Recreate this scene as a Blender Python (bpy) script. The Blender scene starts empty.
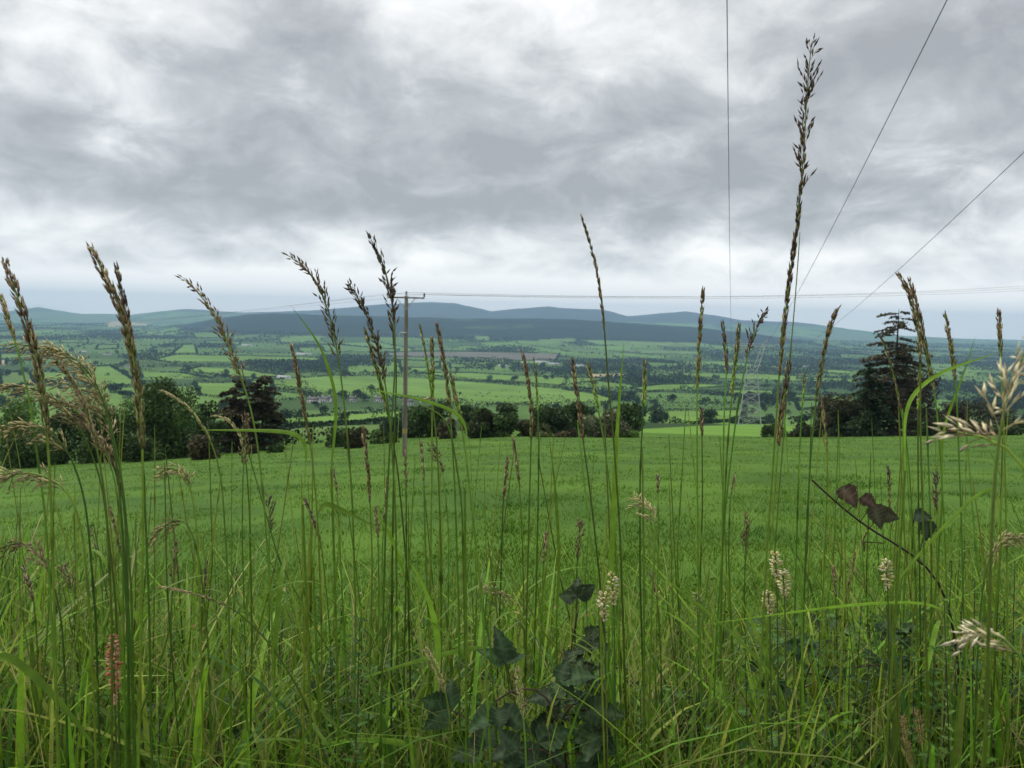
import bpy, math, random
import numpy as np
rng = np.random.default_rng(7)
random.seed(7)
C = bpy.context.scene.collection
sc = bpy.context.scene

# ------------------------------------------------------------------ camera
EYE = np.array([0.0, 0.0, 1.55]); F = 788.0
PITCH = math.atan(64 / F); ROLL = math.radians(1.35)
FW = np.array([0, math.cos(PITCH), -math.sin(PITCH)])
R0 = np.array([1.0, 0, 0]); U0 = np.array([0, math.sin(PITCH), math.cos(PITCH)])
RT = R0 * math.cos(ROLL) + U0 * math.sin(ROLL)
UP = -R0 * math.sin(ROLL) + U0 * math.cos(ROLL)

def ray(px, py):
    px = np.asarray(px, float); py = np.asarray(py, float)
    return FW + ((px - 512) / F)[..., None] * RT - ((py - 384) / F)[..., None] * UP

def at(px, py, y):
    """point on the ground plan distance y ahead of the viewer"""
    r = ray(px, py)
    return EYE + r * (np.asarray(y, float) / r[..., 1])[..., None]

def project(P):
    v = np.asarray(P, float) - EYE
    z = np.maximum(v @ FW, 1e-6)
    return 512 + F * (v @ RT) / z, 384 - F * (v @ UP) / z

# ------------------------------------------------------------------ noise
def vnoise(x, y, seed=0):
    xi = np.floor(x).astype(np.int64); yi = np.floor(y).astype(np.int64)
    fx = x - xi; fy = y - yi
    fx = fx * fx * (3 - 2 * fx); fy = fy * fy * (3 - 2 * fy)
    def h(a, b):
        n = (a * 374761393 + b * 668265263 + seed * 974711) & 0x7fffffff
        n = ((n ^ (n >> 13)) * 1274126177) & 0x7fffffff
        return ((n ^ (n >> 16)) & 0xffff) / 65535.0
    return (h(xi, yi) * (1 - fx) + h(xi + 1, yi) * fx) * (1 - fy) + (h(xi, yi + 1) * (1 - fx) + h(xi + 1, yi + 1) * fx) * fy

def fbm(x, y, seed=0, o=4):
    s = 0; a = .5; t = 0
    for i in range(o):
        s = s + a * vnoise(x * 2 ** i, y * 2 ** i, seed + i); t += a; a *= .5
    return s / t

def sstep(a, b, x):
    t = np.clip((x - a) / (b - a), 0, 1); return t * t * (3 - 2 * t)

# ------------------------------------------------------------------ terrain height
VD = [0, 60, 100, 200, 350, 500, 700, 1200, 2000, 3000, 5000, 9000, 20000, 60000]
VZ = [-6, -10, -14, -26.2, -44.3, -60.5, -79, -107, -123, -128, -130, -132, -135, -140]
RIDGE_X = [100, 160, 215, 245, 270, 330, 400, 480, 560, 620, 690, 740, 800, 860, 940]
RIDGE_O = [-30, -18, -6, -1.5, .5, .5, 1, .5, 1.5, 0, -4, -8, -14, -19, -30]
MNT_X = [-200, 0, 20, 38, 80, 130, 160, 185, 220, 260, 320, 380, 430, 455, 490, 520, 545, 600, 625, 650, 684, 710, 740, 802, 850, 900, 960, 1060, 1300]
MNT_O = [-4, -5, -1, 1.5, -4, -4, 0, 3, 2, 2, 5, 12, 16, 15, 8, 11, 14, 12, 6, 9, 12.5, 10, 5.5, 4, -2, -7, -8.5, -8, -9]

def pasture_z(x, y):
    d = np.maximum(y, .1)
    a = x / d
    tilt = np.where(a < 0, .078, .025) * x
    und = .25 * (fbm(x / 14, y / 14, 3, 3) - .5) * np.clip(d / 15, 0, 1)
    return EYE[2] - 1.8 - .1245 * d + tilt + und

def terrain(x, y):
    x = np.asarray(x, float); y = np.asarray(y, float)
    d = np.maximum(np.hypot(x, y * 1.0), .1)
    yy = np.maximum(y, .1)
    zp = pasture_z(x, y)
    # bank under the viewer's verge
    bank = .55 * sstep(.45, .85, y) + .05 * (fbm(x * 2, y * 2, 9, 2) - .5)
    near = np.where(y < 2.0, bank, bank + (np.minimum(zp, 0) - bank) * sstep(2.0, 4.4, y))
    zn = np.where(y < 4.4, near, zp)
    a = x / yy
    zv = EYE[2] + np.interp(yy, VD, VZ)
    zv = zv + .078 * np.minimum(x, 0) * np.clip(1 - (yy - 60) / 760, 0, 1) + .01 * np.maximum(x, 0) * np.clip(1 - (yy - 60) / 760, 0, 1) * -1
    zv = zv + (fbm(x / 260, y / 260, 21, 3) - .5) * np.clip(yy - 150, 0, 900) / 900 * 9
    lip = 78 + 16 * np.clip(a, -1, 1.0)
    w = sstep(lip - 14, lip + 16, yy)
    z = zn * (1 - w) + zv * w
    # ridge and far mountains, heights from the skyline profile
    px = 512 + F * a
    hr = np.interp(px, RIDGE_X, RIDGE_O)
    ro = EYE[2] + hr / F * 5600 + (fbm(x / 420, y / 420, 5, 4) - .5) * 26
    base = EYE[2] + np.interp(yy, VD, VZ)
    wr = sstep(3600, 5600, yy) * (1 - sstep(5800, 7600, yy))
    z = z + np.maximum(ro - base, 0) * wr
    hm = np.interp(px, MNT_X, MNT_O) + (fbm(px / 40, px * 0, 77, 4) - .5) * 2.2
    mo = EYE[2] + hm / F * 10600
    wm = sstep(7700, 10600, yy) * (.88 + .24 * fbm(x / 900, y / 900, 31, 4)) * (1 - .6 * sstep(10700, 13000, yy))
    wm = np.where(np.abs(yy - 10600) < 260, np.maximum(wm, 1), wm)
    return z + np.maximum(mo - base, 0) * np.minimum(wm, 1.0)

SD = np.geomspace(70, 30000, 900)
def onground(px, py):
    """where the line of sight meets the land beyond the pasture"""
    r = ray(px, py)
    P = EYE[None] + r[None] * (SD / r[1])[:, None]
    below = P[:, 2] <= terrain(P[:, 0], P[:, 1])
    k = int(np.argmax(below)) if below.any() else len(SD) - 1
    return np.array([P[k, 0], P[k, 1], float(terrain(P[k, 0], P[k, 1]))])

# ------------------------------------------------------------------ mesh helpers
class G:
    def __init__(s): s.V = []; s.F = []; s.K = []; s.n = 0
    def add(s, V, Fc, col=(.1, .1, .1)):
        V = np.asarray(V, float).reshape(-1, 3); Fc = np.asarray(Fc, np.int64)
        if len(V) == 0: return
        col = np.asarray(col, float)
        if col.ndim == 1: col = np.repeat(col[None], len(V), 0)
        s.V.append(V); s.K.append(col); s.F.append(Fc + s.n); s.n += len(V)
    def build(s, name, mat, parent=None, origin=(0, 0, 0), smooth=False):
        V = np.concatenate(s.V) - np.asarray(origin, float)
        K = np.concatenate(s.K)
        me = bpy.data.meshes.new(name)
        me.vertices.add(len(V)); me.vertices.foreach_set('co', V.astype(np.float32).ravel())
        loops = np.concatenate([f.ravel() for f in s.F])
        tot = np.concatenate([np.full(len(f), f.shape[1]) for f in s.F])
        st = np.concatenate([[0], np.cumsum(tot)[:-1]])
        me.loops.add(len(loops)); me.loops.foreach_set('vertex_index', loops.astype(np.int32))
        me.polygons.add(len(tot)); me.polygons.foreach_set('loop_start', st.astype(np.int32))
        if smooth: me.polygons.foreach_set('use_smooth', np.ones(len(tot), bool))
        me.update(calc_edges=True)
        at_ = me.attributes.new('Col', 'FLOAT_COLOR', 'POINT')
        at_.data.foreach_set('color', np.c_[K, np.ones(len(K))].astype(np.float32).ravel())
        me.materials.append(mat)
        o = bpy.data.objects.new(name, me); C.objects.link(o)
        if parent is not None: o.parent = parent
        else: o.location = tuple(float(c) for c in origin)
        return o

def tag(o, label=None, cat=None, group=None, kind=None):
    if label: o['label'] = label
    if cat: o['category'] = cat
    if group: o['group'] = group
    if kind: o['kind'] = kind
    return o

def empty(name, loc, label, cat, group=None):
    o = bpy.data.objects.new(name, None); C.objects.link(o)
    o.empty_display_size = .1
    o.location = tuple(float(c) for c in loc)
    return tag(o, label, cat, group)

def unit(v): return v / np.maximum(np.linalg.norm(v, axis=-1, keepdims=True), 1e-9)

def tube(P, r, n=5):
    P = np.asarray(P, float); m = len(P)
    r = np.broadcast_to(np.asarray(r, float), (m,))
    T = unit(np.gradient(P, axis=0))
    ref = np.array([0.0, 1.0, 0.0]) if abs(T[:, 1]).mean() < .8 else np.array([1.0, 0, 0])
    A = unit(np.cross(T, ref)); B = np.cross(T, A)
    th = np.arange(n) * 2 * math.pi / n
    V = P[:, None] + r[:, None, None] * (np.cos(th)[None, :, None] * A[:, None] + np.sin(th)[None, :, None] * B[:, None])
    i = np.arange(m - 1)[:, None] * n; j = np.arange(n)[None]; k = (j + 1) % n
    Fq = np.stack([i + j, i + k, i + n + k, i + n + j], -1).reshape(-1, 4)
    return V.reshape(-1, 3), Fq

def bar(g, a, b, r, col=(.3, .3, .3), n=4):
    V, f = tube(np.array([a, b], float), r, n)
    m = len(V)
    g.add(V, f, col)
    if n == 4: g.add(V[:4], [[0, 1, 2, 3]], col); g.add(V[-4:], [[3, 2, 1, 0]], col)

def box(g, c, s, col=(.3, .3, .3), rz=0.0):
    x, y, z = np.array(s) / 2
    V = np.array([[-x, -y, -z], [x, -y, -z], [x, y, -z], [-x, y, -z], [-x, -y, z], [x, -y, z], [x, y, z], [-x, y, z]])
    cs, sn = math.cos(rz), math.sin(rz)
    V = np.c_[V[:, 0] * cs - V[:, 1] * sn, V[:, 0] * sn + V[:, 1] * cs, V[:, 2]] + np.array(c, float)
    g.add(V, [[3, 2, 1, 0], [4, 5, 6, 7], [0, 1, 5, 4], [1, 2, 6, 5], [2, 3, 7, 6], [3, 0, 4, 7]], col)

def curve(P, n=40, it=6):
    """dense smooth polyline through waypoints"""
    P = np.asarray(P, float)
    s = np.r_[0, np.cumsum(np.linalg.norm(np.diff(P, axis=0), axis=1))]
    t = np.linspace(0, s[-1], n)
    Q = np.stack([np.interp(t, s, P[:, k]) for k in range(P.shape[1])], -1)
    for _ in range(it):
        Q[1:-1] = .25 * Q[:-2] + .5 * Q[1:-1] + .25 * Q[2:]
    return Q

def blade(g, P, w, col, side=None, fold=.25, col_tip=None):
    """a grass leaf: strip along P, width w at its widest, slight V fold"""
    P = np.asarray(P, float); m = len(P)
    T = unit(np.gradient(P, axis=0))
    if side is None:
        a = rng.uniform(0, math.tau); side = np.array([math.cos(a), math.sin(a), 0])
    S = unit(side - (T @ side)[:, None] * T); N = np.cross(T, S)
    t = np.linspace(0, 1, m)
    ww = w * .5 * np.clip(.55 + 1.6 * t, 0, 1) * np.clip((1 - t) * 2.2, 0, 1) ** .8
    V = np.stack([P - S * ww[:, None] + N * (ww * fold)[:, None], P, P + S * ww[:, None] + N * (ww * fold)[:, None]], 1).reshape(-1, 3)
    i = np.arange(m - 1) * 3
    f = np.concatenate([np.stack([i, i + 1, i + 4, i + 3], -1), np.stack([i + 1, i + 2, i + 5, i + 4], -1)])
    col = np.asarray(col, float)
    if col_tip is not None:
        k = (np.clip((t - .6) / .4, 0, 1))[:, None]
        cc = np.repeat(col[None] * (1 - k) + np.asarray(col_tip)[None] * k, 3, 0)
    else: cc = col
    g.add(V, f, cc)

def spindles(g, B, D, L, W, cols):
    """husks: long double pyramids from B along D"""
    B = np.asarray(B, float); n = len(B)
    if n == 0: return
    D = unit(np.asarray(D, float)); L = np.broadcast_to(L, (n,)); W = np.broadcast_to(W, (n,))
    q = unit(np.cross(D, rng.normal(size=(n, 3)))); p = np.cross(D, q)
    mid = B + D * (L * .42)[:, None]
    V = np.stack([B, mid + q * (W * .5)[:, None], mid + p * (W * .36)[:, None], mid - q * (W * .5)[:, None], mid - p * (W * .36)[:, None], B + D * L[:, None]], 1)
    i = np.arange(n)[:, None] * 6
    T = np.array([[0, 2, 1], [0, 3, 2], [0, 4, 3], [0, 1, 4], [5, 1, 2], [5, 2, 3], [5, 3, 4], [5, 4, 1]])
    f = (i[:, None] + T[None]).reshape(-1, 3)
    cols = np.asarray(cols, float)
    if cols.ndim == 1: cols = np.repeat(cols[None], n, 0)
    g.add(V.reshape(-1, 3), f, np.repeat(cols, 6, 0))

def leafquads(g, P, size, col, flat=0.0, N=None):
    """leaf clumps: one bent quad each"""
    P = np.asarray(P, float); n = len(P)
    if N is None: N = rng.normal(size=(n, 3))
    N = unit(N * np.array([1, 1, 1 + flat * 3])); A = unit(np.cross(N, rng.normal(size=(n, 3)))); B = np.cross(N, A)
    s = np.broadcast_to(size, (n,))[:, None] * rng.uniform(.6, 1.3, (n, 1))
    a = A * s; b = B * s * rng.uniform(.45, .8, (n, 1))
    V = np.stack([P - a, P - b + N * s * .15, P + a, P + b + N * s * .15], 1).reshape(-1, 3)
    i = np.arange(n)[:, None] * 4
    col = np.asarray(col, float)
    if col.ndim == 1: col = np.repeat(col[None], n, 0)
    g.add(V, i + np.arange(4)[None], np.repeat(col, 4, 0))

# ------------------------------------------------------------------ materials
def nm(name):
    m = bpy.data.materials.new(name); m.use_nodes = True
    nt = m.node_tree; nt.nodes.clear()
    return m, nt, nt.nodes, nt.links

def veg_mat(name, rough=.55, trans=.25, var=.3, scale=40, spec=.3):
    m, nt, N, L = nm(name)
    out = N.new('ShaderNodeOutputMaterial'); a = N.new('ShaderNodeAttribute'); a.attribute_name = 'Col'
    tc = N.new('ShaderNodeTexCoord'); no = N.new('ShaderNodeTexNoise'); no.inputs['Scale'].default_value = scale; no.inputs['Detail'].default_value = 3
    L.new(tc.outputs['Object'], no.inputs['Vector'])
    mr = N.new('ShaderNodeMapRange'); mr.inputs[1].default_value = .3; mr.inputs[2].default_value = .7
    mr.inputs[3].default_value = 1 - var; mr.inputs[4].default_value = 1 + var
    L.new(no.outputs[0], mr.inputs[0])
    mx = N.new('ShaderNodeVectorMath'); mx.operation = 'SCALE'
    L.new(a.outputs['Color'], mx.inputs[0]); L.new(mr.outputs[0], mx.inputs['Scale'])
    b = N.new('ShaderNodeBsdfPrincipled'); b.inputs['Roughness'].default_value = rough; b.inputs['Specular IOR Level'].default_value = spec
    L.new(mx.outputs[0], b.inputs['Base Color'])
    if trans > 0:
        t = N.new('ShaderNodeBsdfTranslucent'); L.new(mx.outputs[0], t.inputs['Color'])
        ms = N.new('ShaderNodeMixShader'); ms.inputs[0].default_value = trans
        L.new(b.outputs[0], ms.inputs[1]); L.new(t.outputs[0], ms.inputs[2]); L.new(ms.outputs[0], out.inputs['Surface'])
    else: L.new(b.outputs[0], out.inputs['Surface'])
    return m

def noise_mat(name, c1, c2, scale=5, rough=.8, detail=6, use_attr=False, stretch=(1, 1, 1), metallic=0):
    m, nt, N, L = nm(name)
    out = N.new('ShaderNodeOutputMaterial'); tc = N.new('ShaderNodeTexCoord'); mp = N.new('ShaderNodeMapping')
    mp.inputs['Scale'].default_value = stretch
    no = N.new('ShaderNodeTexNoise'); no.inputs['Scale'].default_value = scale; no.inputs['Detail'].default_value = detail
    L.new(tc.outputs['Object'], mp.inputs[0]); L.new(mp.outputs[0], no.inputs['Vector'])
    r = N.new('ShaderNodeValToRGB'); r.color_ramp.elements[0].position = .35; r.color_ramp.elements[1].position = .68
    r.color_ramp.elements[0].color = (*c1, 1); r.color_ramp.elements[1].color = (*c2, 1)
    L.new(no.outputs[0], r.inputs[0])
    b = N.new('ShaderNodeBsdfPrincipled'); b.inputs['Roughness'].default_value = rough; b.inputs['Specular IOR Level'].default_value = .2
    b.inputs['Metallic'].default_value = metallic
    L.new(r.outputs[0], b.inputs['Base Color']); L.new(b.outputs[0], out.inputs['Surface'])
    return m

M = dict(
    grass=veg_mat('grass_leaf', .5, .4, .2, 60, .25),
    husk=veg_mat('seed_husk', .65, .12, .25, 300),
    stem=veg_mat('grass_stem', .5, .1, .2, 90),
    short=veg_mat('pasture_blade', .8, .3, .15, 2, .08),
    leaf=veg_mat('bramble_leaf', .55, .25, .35, 55, .14),
    crown=veg_mat('tree_leaf', .6, .2, .3, 1.2, .2),
    far=veg_mat('distant_leaf', .8, .1, .3, .02, .1),
    land=veg_mat('farmland', .9, 0, .16, .012, .05),
    pasture=noise_mat('pasture_soil_grass', (.044, .108, .009), (.084, .176, .013), .32, .95, 12),
    soil=noise_mat('bank_soil', (.018, .016, .009), (.035, .045, .014), 9, .95),
    bark=noise_mat('bark', (.035, .028, .02), (.09, .075, .055), 6, .9, stretch=(1, 1, .25)),
    polewood=noise_mat('pole_wood', (.13, .112, .094), (.31, .275, .235), 7, .85, stretch=(1, 1, .08)),
    metal=noise_mat('galvanised_steel', (.36, .38, .40), (.5, .52, .54), .8, .5, metallic=.3),
    wire=noise_mat('cable', (.05, .052, .055), (.08, .08, .085), 3, .6),
    ceramic=noise_mat('insulator', (.12, .07, .05), (.2, .12, .09), 5, .3),
    white=noise_mat('white_render', (.66, .66, .64), (.78, .78, .76), 1.3, .8),
    grey=noise_mat('shed_cladding', (.34, .36, .37), (.45, .47, .48), .4, .6),
    slate=noise_mat('slate_roof', (.07, .07, .055), (.13, .13, .135), 3, .7),
    glass=noise_mat('window_glass', (.02, .025, .03), (.04, .045, .05), 2, .1),
    cow=noise_mat('cow_hide', (.03, .022, .018), (.12, .06, .035), .9, .8),
    band=noise_mat('pole_band', (.36, .28, .08), (.42, .34, .14), 6, .6),
    asphalt=noise_mat('asphalt', (.04, .04, .042), (.065, .065, .066), 40, .9),
)

# ------------------------------------------------------------------ farmland colours
COL = dict(B=(.13, .25, .04), b=(.125, .225, .042), m=(.09, .17, .04), d=(.1, .17, .045), t=(.36, .31, .17), q=(.135, .125, .105),
           p=(.12, .2, .065), w=(.022, .045, .016))
FIELDS = [
    ('b', [(272, 380), (330, 376), (420, 378), (455, 381), (560, 389), (615, 397), (608, 404), (520, 405), (470, 406), (430, 402), (380, 397), (320, 395), (272, 389)]),
    ('b', [(420, 373), (470, 373), (540, 377), (612, 379), (560, 386), (455, 380)]),
    ('m', [(272, 391), (300, 394), (312, 398), (272, 402)]),
    ('b', [(272, 419), (330, 416), (405, 411), (405, 420), (330, 424), (272, 426)]),
    ('d', [(268, 446), (275, 430), (330, 426), (392, 424), (398, 438), (340, 442)]),
    ('b', [(150, 360), (175, 355), (320, 358), (322, 363), (170, 363)]),
    ('b', [(172, 354), (183, 345), (195, 345), (197, 354)]),
    ('b', [(180, 371), (200, 367), (240, 369), (285, 376), (258, 379), (225, 376)]),
    ('b', [(140, 372), (180, 373), (212, 379), (142, 379)]),
    ('b', [(194, 383), (240, 383), (236, 392), (222, 398), (200, 396)]),
    ('m', [(192, 333), (235, 333), (232, 338), (195, 338)]),
    ('b', [(88, 367), (110, 366), (134, 381), (134, 386), (95, 388), (80, 380)]),
    ('b', [(0, 354), (36, 354), (36, 358), (0, 359)]),
    ('t', [(0, 360), (7, 360), (6, 365), (0, 365)]),
    ('m', [(60, 340), (88, 340), (88, 343), (60, 343)]),
    ('m', [(98, 345), (118, 345), (118, 349), (96, 350)]),
    ('t', [(108, 322), (120, 321), (148, 324), (147, 326), (108, 327)]),
    ('m', [(400, 360), (440, 363), (440, 368), (400, 368)]),
    ('m', [(450, 364), (490, 366), (488, 369), (450, 368)]),
    ('q', [(385, 352), (480, 352), (560, 354), (556, 360), (520, 361), (480, 358), (390, 357)]),
    ('t', [(588, 374), (628, 373), (628, 378), (588, 378)]),
    ('b', [(630, 389), (660, 385), (700, 384), (740, 386), (700, 389), (645, 392)]),
    ('m', [(600, 395), (660, 392), (700, 394), (745, 398), (745, 404), (660, 404), (612, 399)]),
    ('b', [(660, 411), (745, 410), (742, 420), (700, 424), (655, 423)]),
    ('B', [(600, 444), (640, 429), (700, 426), (770, 424), (830, 430), (870, 440)]),
    ('b', [(680, 373), (760, 374), (845, 379), (845, 384), (770, 381), (680, 377)]),
    ('m', [(690, 365), (728, 367), (728, 370), (690, 369)]),
    ('b', [(705, 392), (740, 390), (775, 391), (772, 397), (750, 397)]),
    ('m', [(790, 395), (832, 395), (830, 399), (792, 399)]),
    ('m', [(735, 420), (770, 419), (770, 424), (735, 424)]),
    ('m', [(795, 402), (826, 400), (828, 406), (800, 411)]),
    ('m', [(645, 362), (680, 364), (678, 368), (650, 369)]),
    ('m', [(840, 354), (890, 357), (888, 360), (840, 358)]),
    ('b', [(820, 369), (860, 372), (858, 375), (820, 373)]),
    ('b', [(820, 378), (862, 380), (860, 386), (820, 384)]),
    ('m', [(975, 383), (1000, 384), (1000, 388), (975, 388)]),
    ('m', [(320, 345), (340, 345), (400, 350), (395, 353), (325, 352)]),
    ('m', [(205, 341), (240, 342), (240, 345), (205, 344)]),
    ('d', [(0, 372), (30, 374), (36, 384), (0, 390)]),
    ('p', [(474, 336), (488, 336), (490, 340), (476, 341)]),
    ('p', [(536, 340), (575, 338), (575, 342), (540, 343)]),
    ('p', [(580, 340), (700, 343), (730, 347), (600, 345)]),
    ('p', [(640, 350), (700, 352), (700, 354), (640, 353)]),
]

def inpoly(px, py, poly):
    r = np.zeros(px.shape, bool); n = len(poly)
    for i in range(n):
        x1, y1 = poly[i]; x2, y2 = poly[(i + 1) % n]
        c = (y1 > py) != (y2 > py)
        if y1 != y2: r ^= c & (px < (x2 - x1) * (py - y1) / (y2 - y1) + x1)
    return r

def field_index(x, y, z):
    px, py = project(np.stack([x, y, z], -1))
    px = px + (fbm(x / 60, y / 60, 41, 2) - .5) * 5
    idx = np.full(px.shape, -1)
    for i, (k, poly) in enumerate(FIELDS):
        idx[inpoly(px, py, poly)] = i
    return idx

def cells(x, y):
    """patchwork of far fields: hashed irregular cells; 0 wood .. 1 bright"""
    u = x * .94 + y * .34 + 90 * (fbm(x / 300, y / 300, 51, 2) - .5); v = -x * .34 + y * .94 + 90 * (fbm(x / 300, y / 300, 52, 2) - .5)
    ci = np.floor(u / 230).astype(np.int64); cj = np.floor((v + 90 * (ci % 3)) / 330).astype(np.int64)
    n = (ci * 73856093 ^ cj * 19349663) & 0x7fffffff
    n = ((n ^ (n >> 13)) * 1274126177) & 0x7fffffff
    return (n % 1009) / 1009.0

def land_colour(x, y, z):
    idx = field_index(x, y, z)
    h = cells(x, y)
    px = 512 + F * x / np.maximum(y, 1)
    c = np.zeros(x.shape + (3,))
    c[:] = (.045, .09, .026)
    c[h > .4] = (.08, .15, .038)
    c[h > .7] = (.115, .21, .045)
    c[h < .15] = (.03, .06, .02)
    # forested ridge
    rid = (y > 4100) & (y < 7600) & (np.interp(px, RIDGE_X, RIDGE_O) > -16) & (z > -105)
    f = fbm(x / 350, y / 500, 61, 4)
    c[rid] = np.where((f[rid] > .77)[:, None], (.035, .06, .028), (.009, .018, .015)) * (.6 + .9 * fbm(x[rid] / 90, y[rid] / 160, 63, 3))[:, None]
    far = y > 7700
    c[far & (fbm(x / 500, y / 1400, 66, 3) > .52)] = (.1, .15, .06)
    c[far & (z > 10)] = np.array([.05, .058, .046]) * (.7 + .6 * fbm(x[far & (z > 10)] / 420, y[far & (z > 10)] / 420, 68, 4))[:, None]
    for i, (k, _) in enumerate(FIELDS):
        m = idx == i
        if m.any():
            t = fbm(x[m] / 40, y[m] / 90, 90 + i, 3)
            c[m] = np.array(COL[k]) * (.86 + .28 * t)[:, None]
    return c

def polar(name, amin, amax, na, ds, mat, colfn=None):
    a = np.linspace(amin, amax, na)
    A, D = np.meshgrid(a, ds)
    x = A * D; y = D
    z = terrain(x, y)
    g = G()
    V = np.stack([x, y, z], -1)
    i = np.arange(len(ds) - 1)[:, None] * na; j = np.arange(na - 1)[None]
    f = np.stack([i + j, i + j + 1, i + na + j + 1, i + na + j], -1).reshape(-1, 4)
    g.add(V.reshape(-1, 3), f, colfn(x, y, z).reshape(-1, 3) if colfn else (.1, .2, .05))
    o = g.build(name, mat, smooth=True)
    return tag(o, kind='structure')

# rectangular verge bank with the lane edge behind it
xs = np.linspace(-14, 14, 180); ys = np.r_[np.linspace(-1.6, .4, 6), np.linspace(.5, 4.4, 40)]
X, Y = np.meshgrid(xs, ys); Z = terrain(X, Y); Z[Y < .3] = 0.0
g = G(); i = np.arange(len(ys) - 1)[:, None] * 180; j = np.arange(179)[None]
g.add(np.stack([X, Y, Z], -1).reshape(-1, 3), np.stack([i + j, i + j + 1, i + 180 + j + 1, i + 180 + j], -1).reshape(-1, 4))
tag(g.build('verge_bank', M['soil'], smooth=True), kind='structure')
g = G(); g.add([(-60, -5, -.03), (60, -5, -.03), (60, -1.5, -.03), (-60, -1.5, -.03)], [[0, 1, 2, 3]])
tag(g.build('lane', M['asphalt']), kind='structure')
xs = np.linspace(-150, 150, 400); ys = np.r_[np.linspace(4.3, 20, 60), np.linspace(20.5, 112, 120)]
X, Y = np.meshgrid(xs, ys); Z = terrain(X, Y)
g = G(); i = np.arange(len(ys) - 1)[:, None] * 400; j = np.arange(399)[None]
g.add(np.stack([X, Y, Z], -1).reshape(-1, 3), np.stack([i + j, i + j + 1, i + 400 + j + 1, i + 400 + j], -1).reshape(-1, 4))
tag(g.build('pasture_ground', M['pasture'], smooth=True), kind='structure')
polar('valley_ground', -1.35, 1.35, 1700, np.r_[np.linspace(111, 700, 90), np.geomspace(712, 4100, 170)], M['land'], land_colour)
polar('ridge_hills', -1.35, 1.35, 900, np.r_[np.linspace(4090, 7700, 90)], M['land'], land_colour)
polar('mountains', -1.35, 1.35, 900, np.r_[np.linspace(7690, 10500, 60), np.linspace(10540, 12400, 34)], M['land'], land_colour)

# ------------------------------------------------------------------ pasture turf (uncountable: stuff)
def turf(n):
    y = 3.4 * (92 / 3.4) ** (rng.random(n) ** .9)
    x = rng.uniform(-.86, .86, n) * y
    keep = fbm(x / 1.1, y / 1.1, 12, 3) + rng.uniform(-.25, .25, n) > .38 + .22 * sstep(8, 22, y)
    x = x[keep]; y = y[keep]; n = len(x)
    z = terrain(x, y)
    tuss = fbm(x / 1.3, y / 1.3, 14, 4)
    h = rng.uniform(.03, .07, n) * (1 + .9 * sstep(.6, .75, tuss)) * np.where(y < 8, .9, 1)
    w = .003 + .00042 * y
    a = rng.uniform(0, math.tau, n); l = rng.normal(0, .7, (n, 2))
    dx = np.cos(a) * w; dy = np.sin(a) * w * .4
    V = np.stack([np.c_[x - dx, y - dy, z - .01], np.c_[x + dx, y + dy, z - .01], np.c_[x + l[:, 0] * h, y + l[:, 1] * h, z + h]], 1)
    t = fbm(x / 5, y / 5, 15, 3); u = rng.random(n)
    c = np.array([.094, .188, .012])[None] * (.6 + .75 * t)[:, None] * (.92 + .16 * u)[:, None]
    c[:, 0] *= .85 + .4 * rng.random(n)
    dk = sstep(.6, .72, tuss)[:, None]
    c = c * (1 - dk) + np.array([.045, .12, .010]) * dk
    g = G(); g.add(V.reshape(-1, 3), np.arange(3 * n).reshape(-1, 3), np.repeat(c, 3, 0))
    return tag(g.build('pasture_grass', M['short']), 'short grazed green grass covering the near sloping pasture', 'grass', kind='stuff')
turf(330000)

# ------------------------------------------------------------------ trees
def blobs_pts(blobs, n, shell=.45):
    w = np.array([b[3] * b[4] * b[5] for b in blobs]) ** .67
    k = rng.choice(len(blobs), n, p=w / w.sum())
    bl = np.array(blobs)[k]
    d = unit(rng.normal(size=(n, 3))); r = rng.uniform(shell ** 3, 1.12 ** 3, n) ** (1 / 3)
    return bl[:, :3] + d * bl[:, 3:6] * r[:, None], k

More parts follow.
